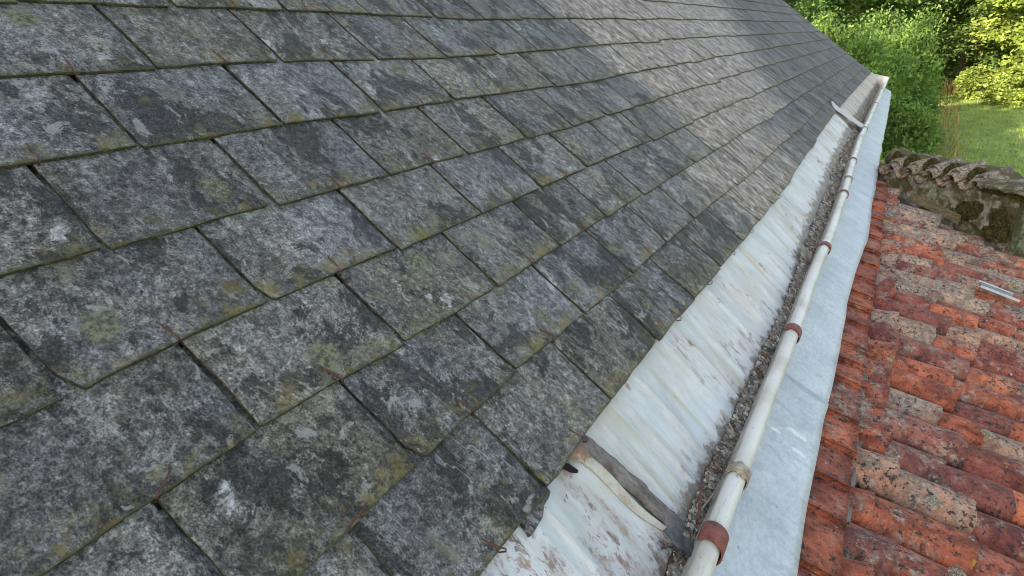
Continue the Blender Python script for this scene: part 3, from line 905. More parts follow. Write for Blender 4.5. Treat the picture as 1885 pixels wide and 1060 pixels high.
# ------------------------------------------------------------------ chippings in the valley: nobody could count them
DL = [(0, .470), (1.1, .472), (1.4, .457), (2.0, .460), (2.3, .462), (2.8, .468), (3.3, .452), (3.65, .434), (4.3, .42), (5.0, .405), (5.8, .375), (8, .365), (11, .38), (16, .43)]
mb = MB()
V = []; F = []
sv2 = [-1.1 + 0.02 * i for i in range(int((SEND + 1.1) / 0.02))]
for s_ in sv2:
    te = tval(s_); t0 = interp(DL, s_) + (vnoise(s_ * 18, 3) - .5) * 0.02 + (vnoise(s_ * 60, 3) - .5) * 0.008
    for k in range(5):
        t = t0 + (te + 0.004 - t0) * k / 4
        h = 0.001 + 0.006 * math.sin(math.pi * (0.1 + 0.75 * k / 4)) + (vnoise(s_ * 30, k) - .5) * 0.006
        if k == 0: h = -0.004
        V.append(L(s_, t, wfloor(s_, t) + h))
for i in range(len(sv2) - 1):
    for k in range(4): F.append((i * 5 + k, i * 5 + k + 1, (i + 1) * 5 + k + 1, (i + 1) * 5 + k))
mb.add(V, F, 1)
for q in range(11000):
    s_ = -0.3 + 16.2 * (random.random() ** 2.1)
    t0 = interp(DL, s_); te = tval(s_) - 0.004
    t = t0 + (te - t0) * (random.random() ** 0.9)
    if s_ > 4.6 and random.random() < 0.4: continue
    sz = random.uniform(0.0042, 0.0088) * (1 if random.random() < 0.93 else 1.7)
    if s_ > 2.6: sz *= 1.3
    n_ = random.choice([4, 5, 5, 6])
    c = Vector(L(s_, t, wfloor(s_, t) + 0.011 + random.uniform(-.003, .006)))
    ax = Vector((1, random.uniform(-.8, .8), random.uniform(-.7, .7))).normalized()
    bx_ = ax.cross(Vector((random.uniform(-.35, .35), random.uniform(-.35, .35), 1))).normalized()
    nn = ax.cross(bx_).normalized() * 0.0022
    ph0 = random.random() * 6
    pts = []
    for i in range(n_):
        a = ph0 + 2 * math.pi * i / n_ + random.uniform(-.3, .3)
        pts.append(c + (ax * math.cos(a) * 1.0 + bx_ * math.sin(a) * 1.25) * sz * S * random.uniform(.8, 1.2))
    top = [p + nn for p in pts]; bot = [p - nn for p in pts]
    mb.add(top + bot, [tuple(range(n_)), tuple(range(2 * n_ - 1, n_ - 1, -1))] + [(i, n_ + i, n_ + (i + 1) % n_, (i + 1) % n_) for i in range(n_)], 0)
for q in range(420):
    s_ = 0.2 + 14 * random.random() ** 1.7
    if vnoise(s_ * 3.1, 77) < 0.45: continue
    t = interp(DL, s_) + (tval(s_) - interp(DL, s_)) * random.random() - 0.006
    c = Vector(L(s_, t, wfloor(s_, t) + 0.018)); a = random.random() * 6.28
    if q % 3:
        u_ = Vector((math.cos(a), math.sin(a), random.uniform(-.2, .3))); v_ = Vector((-math.sin(a), math.cos(a), random.uniform(-.3, .3)))
        z = random.uniform(.008, .017) * S
        mb.add([c - u_ * z, c - v_ * z * .45 + Vector((0, 0, .002)), c + u_ * z, c + v_ * z * .45 + Vector((0, 0, .003))], [(0, 1, 2, 3)], 2)
    else:
        d_ = Vector((math.cos(a), math.sin(a) * .5, 0.05)) * random.uniform(.012, .03)
        mb.tube([c - d_, c + Vector((0, 0, .003)), c + d_], 0.0011, 4, 2)
o = mb.build('slate_chippings', [CHIPS, SILT, mat_simple('dead_leaves', [(0.05, 0.035, 0.02), (0.13, 0.085, 0.045), (0.22, 0.16, 0.09)], 60, 0.9, 0)], None, False, ROOF)
tag(o, 'grey brown chippings and silt lying along the valley of the white gutter', 'debris', None, 'stuff')

# loose things in the gutter
def loose(name, pts, s_, t_, w_, th, rot, mat, label, cat, group=None):
    mb = MB()
    n_ = len(pts)
    top = [(a * S, b * S, th * S / 2 + 0.001 * (hsh(a, b) - .5)) for a, b in pts]; bot = [(a * S, b * S, -th * S / 2) for a, b in pts]
    mb.add(top + bot, [tuple(range(n_)), tuple(range(2 * n_ - 1, n_ - 1, -1))] + [(i, n_ + i, n_ + (i + 1) % n_, (i + 1) % n_) for i in range(n_)], 0)
    o = mb.build(name, mat)
    o.matrix_world = ROOF @ Matrix.Translation(L(s_, t_, w_)) @ Matrix.Rotation(rot[2], 4, 'Z') @ Matrix.Rotation(rot[0], 4, 'X') @ Matrix.Rotation(rot[1], 4, 'Y')
    bv = o.modifiers.new('b', 'BEVEL'); bv.width = 0.0008
    return tag(o, label, cat, group, 'thing')
loose('slate_shard', [(-0.022, 0.06), (0.002, 0.05), (0.022, 0.015), (0.03, -0.03), (0.012, -0.05), (-0.012, -0.035), (-0.026, 0.01)], 1.185, 0.462, -0.018, 0.006, (0.15, 0.12, 0.10), DSLATE,
      'dark pointed slate shard lying at the foot of the grey felt strip', 'slate piece', 'pieces of slate fallen into the gutter')
loose('slate_shard', [(-0.014, 0.03), (0.012, 0.022), (0.026, -0.004), (0.018, -0.024), (-0.008, -0.028), (-0.02, -0.006)], 2.33, 0.455, -0.024, 0.006, (0.1, 0.25, 0.4), DEBRIS,
      'small grey slate piece resting on the chippings beside the second clip', 'slate piece', 'pieces of slate fallen into the gutter')
loose('slate_shard', [(-0.05, 0.035), (0.03, 0.045), (0.05, 0.0), (0.035, -0.035), (-0.03, -0.04), (-0.055, -0.01)], 3.48, 0.452, -0.016, 0.010, (0.2, -0.15, 0.2), MORTAR,
      'thick pale grey slate piece beside the third clip', 'slate piece', 'pieces of slate fallen into the gutter')
def wire(name, P, r, mat, label, cat):
    mb = MB(); mb.tube([L(*p) for p in P], r * S, 6)
    o = mb.build(name, mat, None, True, ROOF)
    return tag(o, label, cat, None, 'thing')
wire('fallen_hook', [(1.262, .470, -.004), (1.275, .460, .006), (1.32, .447, .008), (1.38, .436, .004), (1.40, .432, .001)], 0.0035, RUST,
     'straight rusty slate hook lying on the chippings at the lower end of the felt strip', 'hook')
wire('curled_leaf', [(1.14, .472, -.02), (1.150, .462, -.014), (1.155, .450, -.018), (1.150, .438, -.026), (1.14, .43, -.035)], 0.003, SILT,
     'dry curled brown stem lying just below the dark slate shard', 'twig')
wire('bent_hook', [(0.995, .438, -.036), (1.01, .450, -.026), (1.03, .458, -.022), (1.05, .455, -.026), (1.052, .447, -.032)], 0.0042, RUST,
     'rusty bent hook in the gutter at the bottom edge of the photo', 'hook')

# ------------------------------------------------------------------ zinc apron between gutter and tiles
apr = empty('zinc_apron', ROOF, 'smooth blue grey zinc apron sloping from the gutter down over the red tiles', 'flashing')
AE = [(-1, .775), (1.4, .772), (1.7, .768), (2.2, .765), (3.3, .755), (3.9, .77), (4.56, .795), (5.4, .785), (6.26, .777), (8.6, .762), (10.4, .76), (15.3, .73), (16.3, .70)]
cuts = [-1.2, 1.13, 2.27, 5.75, 7.9, 11.3, 16.0]
for q in range(len(cuts) - 1):
    a, b = cuts[q], cuts[q + 1] + 0.03
    if q == len(cuts) - 2: b = cuts[-1]
    n = max(6, int((b - a) / 0.045)); V = []; F = []; m_ = 10
    for i in range(n + 1):
        s_ = a + (b - a) * i / n
        te = interp(AE, s_) * 0.985 + (vnoise(s_ * 2.3, 55) - .5) * 0.012
        ts = tval(s_) - 0.004
        for k in range(m_):
            f = k / (m_ - 1)
            ds = 0.03 * f * (1 if i in (0, n) else 0)
            t = ts + (te - ts) * f
            w = -0.060 + (t - 0.5) * 0.17 + 0.004 * (vnoise(s_ * 5, f * 3, 66) - .5)
            w += (0.0045 if i > n - 2 else 0) - (0.003 if i == 0 else 0)
            if q in (3,) and i > n - 3: w += 0.010 * math.sin(math.pi * min(1, f))
            if k == m_ - 1: w -= 0.004
            V.append(L(s_ , t, w))
    for i in range(n):
        for k in range(m_ - 1): F.append((i * m_ + k, i * m_ + k + 1, (i + 1) * m_ + k + 1, (i + 1) * m_ + k))
    o = mesh('zinc_sheet', V, F, ZGREY, apr, True)
    sm = o.modifiers.new('t', 'SOLIDIFY'); sm.thickness = 0.0028; sm.offset = -1

# ------------------------------------------------------------------ lean-to with clay tiles
PH = R_(18)
P0 = DN * (0.74 * S) + NRM * ((-0.088 - 1) * S)
D2 = Vector((math.cos(PH), 0, -math.sin(PH))); N2 = Vector((math.sin(PH), 0, math.cos(PH)))
TROOF = frame(P0, SY, -D2, N2)
lean = empty('lean_to', TROOF, 'low lean-to roofed with old red and grey clay tiles below the zinc apron', 'outbuilding')
def T(s, u, w=0.0): return (s * S, -u * S, w * S)
def smax(u): return 7.0 - 1.05 * max(0, u - 0.12)
REDS = [(0.42, 0.128, 0.066), (0.37, 0.112, 0.062), (0.32, 0.100, 0.062), (0.39, 0.142, 0.080)]
DARKS = [(0.24, 0.075, 0.055), (0.26, 0.085, 0.062), (0.20, 0.070, 0.058), (0.25, 0.100, 0.078)]
PALES = [(0.42, 0.24, 0.165), (0.36, 0.22, 0.155), (0.44, 0.29, 0.21), (0.33, 0.20, 0.15)]
def pickcol(h, u, s):
    pal = 0.08 + 0.24 * (s > 3.6) + 0.16 * (0.3 < u < 0.9 and s > 2.1)
    r = random.random()
    if r < pal: c = random.choice(PALES); l = 0.45
    elif r < pal + 0.30: c = random.choice(DARKS); l = 0.18
    else: c = random.choice(REDS); l = 0.02
    if s > 4: l += 0.12
    j = random.uniform(.88, 1.12)
    return (c[0] * j, c[1] * j, c[2] * j, 1), l + random.uniform(-.1, .1)
# flat interlocking tiles under the apron
gaps = [-0.6, -.3, .0, .3, .62, .92, 1.20, 1.50, 1.745, 1.92, 2.13, 2.33, 2.62, 2.80, 2.98, 3.25, 3.46, 3.66, 3.93, 4.2, 4.5, 4.84, 5.1, 5.4, 5.7, 6.0, 6.3, 6.6, 6.85]
mb = MB()
for q in range(len(gaps) - 1):
    a, b = gaps[q], gaps[q + 1]
    uend = 0.160 + 0.012 * (hsh(q, 3) - .5)
    c = random.choice(REDS[:3]); j = random.uniform(.9, 1.12)
    c = (c[0] * j * .92, c[1] * j * 0.95, c[2] * j, 1)
    n, m_ = 10, 7; V = []; F = []
    st0 = 0.013 + 0.010 * hsh(q, 9)
    for i in range(n + 1):
        f = i / n
        s_ = a + (b - a + 0.012) * f
        h = st0 * (1 - f)
        if f < 0.16: h += 0.004
        h += 0.005 * math.exp(-((f - 0.5) / 0.16) ** 2) * (b - a > 0.22)
        for k in range(m_):
            g = k / (m_ - 1)
            u = -0.05 + (uend + 0.05) * g + (vnoise(s_ * 40, q) - .5) * 0.008 * (k == m_ - 1)
            V.append(T(s_, u, 0.006 + h + 0.010 * g + (vnoise(s_ * 14, u * 14, 3) - .5) * 0.003 - 0.003 * (k == m_ - 1)))
    for i in range(n):
        for k in range(m_ - 1): F.append((i * m_ + k, i * m_ + k + 1, (i + 1) * m_ + k + 1, (i + 1) * m_ + k))
    base = len(V)
    ring = [k for k in range(m_)] + [i * m_ + m_ - 1 for i in range(1, n + 1)]
    for r_ in ring: V.append((V[r_][0], V[r_][1], V[r_][2] - 0.016))
    for i in range(len(ring) - 1): F.append((ring[i], ring[i + 1], base + i + 1, base + i))
    mb.add(V, F, 0, tint=[c] * len(V), lich=[-0.05] * len(V))
o = mb.build('flat_tiles', TILE, lean, True)
o['label'] = 'row of smoother orange flat tiles next to the zinc apron'
# half-round cover and channel tiles
def half(mb, s0, u0, ln, r0, r1, h, c, l, skew=0.0, tiltw=0.0, up=True, arc=86, wst=0.0):
    n, m_ = 10, 6; V = []; F = []
    th = 0.013
    sg = 1 if up else -1
    for layer in (0, 1):
        for k in range(m_):
            g = k / (m_ - 1)                 # 0 = lower end
            r = r0 + (r1 - r0) * g - layer * th
            for i in range(n + 1):
                a = R_(90 - arc + 2 * arc * i / n)
                e = (vnoise(i * 1.3 + s0 * 20, u0 * 9) - .5) * 0.012 * (k == 0)
                V.append(T(s0 + skew * g * ln + r * math.cos(a) * (1.05), u0 - ln * g + e, wst + h - tiltw * g + sg * r * math.sin(a) * 0.82))
    n1 = n + 1
    for k in range(m_ - 1):
        for i in range(n):
            F.append((k * n1 + i, (k + 1) * n1 + i, (k + 1) * n1 + i + 1, k * n1 + i + 1))
            o_ = m_ * n1
            F.append((o_ + k * n1 + i, o_ + k * n1 + i + 1, o_ + (k + 1) * n1 + i + 1, o_ + (k + 1) * n1 + i))
    o_ = m_ * n1
    for i in range(n): F.append((i, i + 1, o_ + i + 1, o_ + i))
    for k in range(m_ - 1):
        F.append((k * n1, o_ + k * n1, o_ + (k + 1) * n1, (k + 1) * n1))
        F.append((k * n1 + n, (k + 1) * n1 + n, o_ + (k + 1) * n1 + n, o_ + k * n1 + n))
    if not up: F = [f[::-1] for f in F]
    mb.add(V, F, 0, tint=[c] * len(V), lich=[l] * len(V))
mb = MB(); mc = MB()
row = -1.0; q = 0
UMAX = 3.2
while row < 7.0:
    pitch = 0.182 + 0.050 * hsh(q, 2)
    k_sk = 0.03 * (hsh(q, 5) - .5) - 0.06 * max(0, (row - 3) / 4)
    u = 0.14 + 0.05 * hsh(q, 6); lvl = 0
    sc = row + pitch / 2
    first = True
    while u < UMAX:
        step = 0.15 + 0.15 * hsh(q, u)
        if hsh(q, u, 5) > 0.75: step += 0.13
        uu = u + (0.07 + .06 * hsh(q, 31) if first else step)
        s_ = sc + (hsh(q, u, 8) - .5) * 0.030 - k_sk * uu * -1
        if s_ < smax(uu) - 0.05:
            c, l = pickcol(0, uu, s_)
            r = pitch * 0.452 + 0.020 * (hsh(q, u, 3) - .5)
            half(mb, s_, uu, min(step + 0.12, uu - 0.115), r, r * 0.86, -0.062 + 0.022 * hsh(q, u, 7), c, l, (hsh(q, u, 11) - .5) * 0.13, 0.028 + 0.012 * hsh(q, u, 15))
        first = False
        u = uu
    # channel between this row and the next
    u = 0.20
    while u < UMAX:
        u += 0.26
        s_ = row + pitch
        if s_ < smax(u) - 0.05:
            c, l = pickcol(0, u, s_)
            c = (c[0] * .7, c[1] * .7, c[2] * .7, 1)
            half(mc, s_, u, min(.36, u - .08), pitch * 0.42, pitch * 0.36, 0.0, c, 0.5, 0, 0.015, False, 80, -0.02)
    row += pitch; q += 1
o = mb.build('cover_tiles', TILE, lean, True)
o['label'] = 'overlapping half-round tiles, red, purple and lichen grey'
mc.build('channel_tiles', TILE, lean, True)
# mortar bedding where the flat tiles meet the half-round ones
V = []; F = []
ns = 330
for i in range(ns):
    s_ = -1 + (6.9 + 1) * i / (ns - 1)
    for k in range(6):
        u = 0.150 + 0.055 * k / 5 + 0.02 * (vnoise(s_ * 7, 8) - .5)
        w = -0.052 + 0.045 * (vnoise(s_ * 9, k * .6, 3)) * math.sin(math.pi * (0.15 + .8 * k / 5)) - 0.02 * (k in (0, 5))
        V.append(T(s_, u, w))
for i in range(ns - 1):
    for k in range(5): F.append((i * 6 + k, i * 6 + k + 1, (i + 1) * 6 + k + 1, (i + 1) * 6 + k))
mesh('mortar_bedding', V, F, MORTAR, lean, True)
# deck and walls
mb = MB()
V = [T(-1.2, -0.2, -0.075), T(7.15, -0.2, -0.075), T(7.1, 0.12, -0.075), T(smax(UMAX), UMAX, -0.075), T(-1.2, UMAX, -0.075)]
W2 = [(a, b, c - 0.05) for a, b, c in V]
mb.add(V + W2, [(0, 1, 2, 3, 4)[::-1], (5, 6, 7, 8, 9)] + [(i, (i + 1) % 5, 5 + (i + 1) % 5, 5 + i) for i in range(5)], 0)
mb.build('roof_boards', DSLATE, lean)
mb = MB()
ti = TROOF.inverted()
foot_ = [TROOF @ Vector(v) for v in (V[0], V[1], V[2], (V[3][0], V[3][1] + .25, V[3][2]), (V[4][0], V[4][1] + .25, V[4][2]))]
top = [tuple(ti @ (p - Vector((0, 0, .06)))) for p in foot_]; bot = [tuple(ti @ Vector((p.x, p.y, GZ))) for p in foot_]
mb.add(top + bot, [(i, (i + 1) % 5, 5 + (i + 1) % 5, 5 + i)[::-1] for i in range(5)], 0)
mb.build('wall', RENDER, lean)
# glass tile held by two bright metal strips
gl = MB()
gs, gu = 4.60, 0.83
gl.box(T(gs, gu, 0.052), (0.088 * S, 0.18 * S, 0.008), None, 0)
g_o = gl.build('glass_tile', GLASS, lean)
g_o['label'] = 'small dark glass tile edged by two bright metal strips'
for e in (-1, 1):
    m = MB()
    m.box(T(gs + e * 0.047, gu + (0.012 if e < 0 else 0), 0.056), (0.007 * S, (0.19 if e > 0 else 0.215) * S, 0.010), None, 0)
    m.build('metal_strip', METAL, g_o)
# pale lichen cushions on the tiles
def blob(c, r, n_=260, flat=0.4, jit=0.35):
    mb = MB()
    for i in range(n_):
        a = random.random() * 6.283; q_ = math.sqrt(random.random())
        p = Vector((c[0] + r * q_ * math.cos(a), c[1] + r * q_ * math.sin(a), c[2] + r * flat * (1 - q_ * q_) + random.uniform(-1, 1) * r * .05))
        z = r * random.uniform(.08, .2)
        d = [Vector([random.gauss(0, 1) for _ in range(3)]).normalized() * z for _ in range(3)]
        mb.add([p + d[0], p + d[1], p + d[2], p - (d[0] + d[1] + d[2]) * .6], [(0, 1, 2), (0, 2, 3), (0, 3, 1), (1, 3, 2)], 0)
    return mb
for (s_, u, r) in [(2.085, 0.405, 0.026), (1.79, 0.46, 0.026), (3.20, .33, .02), (2.72, .62, .024), (3.0, .25, .015)]:
    blob(T(s_, u, 0.026), r * S).build('lichen_cushion', LICH, lean)

# ------------------------------------------------------------------ garden wall with tile coping at the far end of the lean-to
KW = S / 0.62
WA = TROOF @ Vector(T(7.0, 0.15, 0.0)); WA = Vector((WA.x + .0, WA.y, 0))
wd_ = Vector((0.65027, -0.7597, 0)); wn_ = Vector((-0.7597, -0.65027, 0))   # along the wall; its face looks this way
WALLM = frame(Vector((0.0497, 5.60, 0)), wd_, -wn_, Vector((0, 0, 1)))
gw = empty('garden_wall', WALLM, 'mossy stone wall capped with grey half-round tiles at the end of the lean-to', 'wall')
def rubble(x0, x1, z0, z1, top_fn, nx, nz, parent, mat, name, y=0.0, amp=0.02, sc=8.0):
    # stones as a displaced face with a thick body behind
    pts = [(random.uniform(x0 - .1, x1 + .1), random.uniform(z0 - .1, z1 + .1), random.uniform(.3, 1)) for _ in range(int((x1 - x0) * (z1 - z0) * sc * sc) + 6)]
    V = []; F = []
    for i in range(nx + 1):
        for k in range(nz + 1):
            x = x0 + (x1 - x0) * i / nx; zt = top_fn(x); z = z0 + (zt - z0) * k / nz
            ds = sorted(((x - a) ** 2 * .6 + (z - b) ** 2 * 1.4, h) for a, b, h in pts)[:2]
            d = math.sqrt(ds[1][0]) - math.sqrt(ds[0][0])
            h = amp * (min(1, d / 0.022) ** .5) * ds[0][1] + (vnoise(x * 30, z * 30, 2) - .5) * amp * .4
            V.append((x, y - h, z))
    nv = nz + 1
    for i in range(nx):
        for k in range(nz): F.append((i * nv + k, (i + 1) * nv + k, (i + 1) * nv + k + 1, i * nv + k + 1))
    b = len(V); D = 0.28
    tops = [i * nv + nz for i in range(nx + 1)]
    for i in tops: V.append((V[i][0], y + D, V[i][2]))
    for i in range(nx): F.append((tops[i], tops[i + 1], b + i + 1, b + i))
    e0 = len(V)
    V += [(x1 + .01, y + D, z0), (x0 - .01, y + D, z0)]
    F.append(tuple([nx * nv + k for k in range(nv)] + [b + nx, e0])[::-1][::-1])
    F.append(tuple([k for k in range(nv)][::-1] + [e0 + 1, b]))
    F.append(tuple([b + i for i in range(nx + 1)] + [e0, e0 + 1])[::-1])
    return mesh(name, V, F, mat, parent, True)
rubble(-0.125, 1.075, -1.75, -0.98, lambda x: -1.0 if x < 0.84 else -0.985, 150, 66, gw, STONE, 'stonework')
wb_ = MB()
for (x0, x1) in ((-0.11, 1.06),):
    wb_.box(((x0 + x1) / 2, 0.16, (GZ - 1.75) / 2), (x1 - x0, 0.28, abs(GZ + 1.75)))
wb_.build('wall_base', STONE, gw)
# mossy mortar mound behind the tile ends
V = []; F = []
nxm, nym = 90, 12
for i in range(nxm + 1):
    x = -0.13 + (0.87 + 0.13) * i / nxm
    top = -0.872 + 0.012 * (vnoise(x * 7, 2) - .5) * 2 - 0.05 * max(0, (x - 0.72) / 0.15) ** 2
    for k in range(nym + 1):
        f = k / nym
        y = -0.01 + 0.24 * f
        z = -1.0 + (top + 1.0) * min(1, math.sin(math.pi * (0.02 + .72 * f)) * 1.1) + (vnoise(x * 22, f * 9, 3) - .5) * 0.016
        V.append((x, y, z))
for i in range(nxm):
    for k in range(nym): F.append((i * (nym + 1) + k, (i + 1) * (nym + 1) + k, (i + 1) * (nym + 1) + k + 1, i * (nym + 1) + k + 1))
mesh('coping_mound', V, F, mat_wall('mossy_mortar', 0.44), gw, True)
TGREY = [(0.20, 0.175, 0.14), (0.18, 0.155, 0.13), (0.24, 0.215, 0.17), (0.16, 0.135, 0.115)]
def copetile(x, z, yf, ln, r, up, c, tilt=0.25):
    n = 12; V = []; F = []; th = 0.014
    for layer in (0, 1):
        for k in range(5):
            g = k / 4
            for i in range(n + 1):
                a = R_(2 + 176 * i / n) if up else R_(182 + 176 * i / n)
                rr = (r * (1 - .1 * g)) - layer * th
                V.append((x + rr * math.cos(a), yf + ln * g, z + ln * g * tilt + rr * math.sin(a)))
    n1 = n + 1; o_ = 5 * n1
    for k in range(4):
        for i in range(n):
            F.append((k * n1 + i, k * n1 + i + 1, (k + 1) * n1 + i + 1, (k + 1) * n1 + i))
            F.append((o_ + k * n1 + i, o_ + (k + 1) * n1 + i, o_ + (k + 1) * n1 + i + 1, o_ + k * n1 + i + 1))
    for i in range(n): F.append((i, o_ + i, o_ + i + 1, i + 1))
    mb = MB(); mb.add(V, F, 0, tint=[(*c, 1)] * len(V), lich=[0.35] * len(V))
    o = mb.build('coping_tile', TILE, gw, True)
    return o
for q, (x, z) in enumerate([(0.035, -0.975), (0.215, -0.965), (0.395, -0.955), (0.575, -0.95), (0.77, -0.955)]):
    copetile(x + .004, z - 0.020, -0.050, 0.20, 0.053, True, TGREY[q % 4], 0.22)
    copetile(x, z + 0.002, -0.010, 0.20, 0.058, True, TGREY[(q + 1) % 4], 0.22)
for q, (x, z) in enumerate([(-0.045, -0.995), (0.125, -0.99), (0.31, -0.99), (0.50, -0.975), (0.68, -0.965)]):
    copetile(x, z - 0.0, -0.035, 0.20, 0.050, False, (0.30, 0.21, 0.17), 0.20)
# lower flat coping at the right, moss cushions
mb = MB()
V = []; F = []
for i in range(41):
    x = 0.80 + 0.62 * i / 40
    for k in range(9):
        a = math.pi * 2 * k / 9
        V.append((x, 0.12 + 0.19 * math.cos(a), -0.945 + 0.035 * math.sin(a) + (vnoise(x * 22, k * 2.2) - .5) * .016))
for i in range(40):
    for k in range(9): F.append((i * 9 + k, (i + 1) * 9 + k, (i + 1) * 9 + (k + 1) % 9, i * 9 + (k + 1) % 9))
F.append(tuple(range(9))); F.append(tuple(range(368, 359, -1)))
mb.add(V, F)
mb.build('end_coping', mat_wall('mossy_stone', 0.47), gw, True)
def mossclump(name, spots_, parent, n_=900, flat=.3):
    mb = MB()
    for (x, y, z, rx, rz, n_) in spots_:
        for i in range(n_):
            a = random.random() * 6.283; q_ = math.sqrt(random.random())
            p = Vector((x + rx * q_ * math.cos(a), y - 0.022 * (1 - q_ * q_) + random.uniform(-.006, .006), z + rz * q_ * math.sin(a)))
            sz = random.uniform(.004, .010)
            d = [Vector([random.gauss(0, 1) for _ in range(3)]).normalized() * sz for _ in range(3)]
            mb.add([p + d[0], p + d[1], p + d[2], p - (d[0] + d[1] + d[2]) * .6], [(0, 1, 2), (0, 2, 3), (0, 3, 1), (1, 3, 2)], 0)
    return mb.build(name, MOSS, parent)
mossclump('moss', [(0.74, -.02, -1.14, .09, .06, 700), (0.80, -.02, -1.10, .05, .04, 300), (0.98, -.02, -1.14, .075, .07, 700), (1.02, -.02, -1.22, .045, .05, 400), (0.93, -.02, -1.24, .06, .05, 300), (0.66, -.02, -1.17, .05, .03, 200)], gw)
mossclump('moss', [(x, -0.005, -0.985 + .01 * hsh(x), .10, .022, 220) for x in (0.86, 0.95, 1.05, 1.2, 1.33)] + [(x, 0.02, -0.93, .03, .04, 120) for x in (0.126, 0.305, 0.49, -.06, .68)] + [(x, 0.07, -0.905, .05, .035, 260) for x in (-.03, 0.126, 0.305, 0.49, .68)], gw)
# olive board tucked between wall and tiles
mb = MB()
mb.box((0.52, -0.06, -1.165), (0.42, 0.012, 0.06), Matrix.Rotation(R_(8.5), 3, 'Y'))
mb.build('verge_board', WOOD, gw)

# ------------------------------------------------------------------ ground
G = MB()
def gh(x, y):
    return GZ + 0.10 * (vnoise(x * .05, y * .05, 3) - .5) * min(1, max(0, (y - 10) / 30)) + 0.05 * (vnoise(x * .6, y * .6, 5) - .5)
xs = [-400, -200, -100, -50, -30] + [-20 + 1.0 * i for i in range(51)] + [40, 60, 100, 200, 400]
ys = [-400, -100, -40, -20] + [-10 + 1.0 * i for i in range(91)] + [90, 120, 200, 400, 900]
V = [(x, y, gh(x, y)) for x in xs for y in ys]
ny_ = len(ys)
F = [(i * ny_ + k, (i + 1) * ny_ + k, (i + 1) * ny_ + k + 1, i * ny_ + k + 1) for i in range(len(xs) - 1) for k in range(ny_ - 1)]
def mat_lawn():
    M = Mt('lawn', 0.9)
    n = M.noise(0.55, 8, 0.7, M.vec(M.co(), (1, .55, 1)))
    f = M.noise(14, 5, 0.7)
    c = M.ramp(n, [(0.33, (0.15, 0.22, 0.06)), (0.48, (0.22, 0.31, 0.09)), (0.66, (0.30, 0.37, 0.13))])
    g = M.ss(f, .3, .7, .7, 1.25)
    c = M.mix(1.0, c, M.comb(g, g, g), 'MULTIPLY')
    M.bump(f, 0.05)
    return M.color(c)
o = mesh('lawn', V, F, mat_lawn(), None, True)
tag(o, 'mown green lawn behind the wall, mostly in the shade of the house', 'lawn', None, 'structure')

# grass tufts: short on the lawn, tall and dry along the hedge
def grass(name, n_, reg, h0, h1, mat, w=0.02, keep=None):
    P = rng.random((n_, 2)); X = reg[0] + P[:, 0] * (reg[1] - reg[0]); Y = reg[2] + P[:, 1] * (reg[3] - reg[2])
    if keep is not None:
        kk = np.array([keep(a, b) for a, b in zip(X, Y)]); X = X[kk]; Y = Y[kk]
    n_ = len(X)
    Z = np.array([gh(a, b) for a, b in zip(X, Y)])
    a = rng.random(n_) * 6.283; h = h0 + (h1 - h0) * rng.random(n_); ww = w * (.6 + .8 * rng.random(n_))
    lean_ = rng.normal(0, .3, (n_, 2)) * h[:, None]
    V = np.zeros((n_, 3, 3))
    V[:, 0] = np.stack([X - np.cos(a) * ww, Y - np.sin(a) * ww, Z - .02], 1)
    V[:, 1] = np.stack([X + np.cos(a) * ww, Y + np.sin(a) * ww, Z - .02], 1)
    V[:, 2] = np.stack([X + lean_[:, 0], Y + lean_[:, 1], Z + h], 1)
    me = bpy.data.meshes.new(name); fast(me, V.reshape(-1, 3), 3)
    me.materials.append(mat)
    o = bpy.data.objects.new(name, me); col.objects.link(o)
    return o
def fast(me, V, k):
    n_ = len(V) // k
    me.vertices.add(len(V)); me.vertices.foreach_set('co', V.astype(np.float32).ravel())
    me.loops.add(len(V)); me.loops.foreach_set('vertex_index', np.arange(len(V), dtype=np.int32))
    me.polygons.add(n_); me.polygons.foreach_set('loop_start', np.arange(0, len(V), k, dtype=np.int32))
    me.polygons.foreach_set('loop_total', np.full(n_, k, dtype=np.int32))
    me.update(calc_edges=True)
GL = mat_leaf('short_grass', (0.15, 0.23, 0.06), (0.23, 0.32, 0.09), (0.31, 0.38, 0.13), .4)
DG = mat_leaf('dry_grass', (0.16, 0.15, 0.06), (0.28, 0.24, 0.10), (0.38, 0.30, 0.15), .3)
o = grass('short_grass', 60000, (-2, 9, 12, 52), .03, .12, GL, .02)
tag(o, 'short grass blades covering the lawn', 'grass', None, 'stuff')
o = grass('tall_dry_grass', 16000, (0.5, 12, 42, 50), .4, 1.1, DG, .03, lambda x, y: y > 50.5 - 0.9 * x and y < 55 - .5 * x)
tag(o, 'tall dry yellow grass growing along the foot of the sunlit trees', 'grass', None, 'stuff')
o = grass('weeds', 1800, (0.8, 3.4, 22, 42), .15, .5, DG, .02, lambda x, y: abs(x - (1.0 + (y - 22) * .06)) < .8)
tag(o, 'straw coloured weeds between the bushes and the lawn', 'weeds', None, 'stuff')

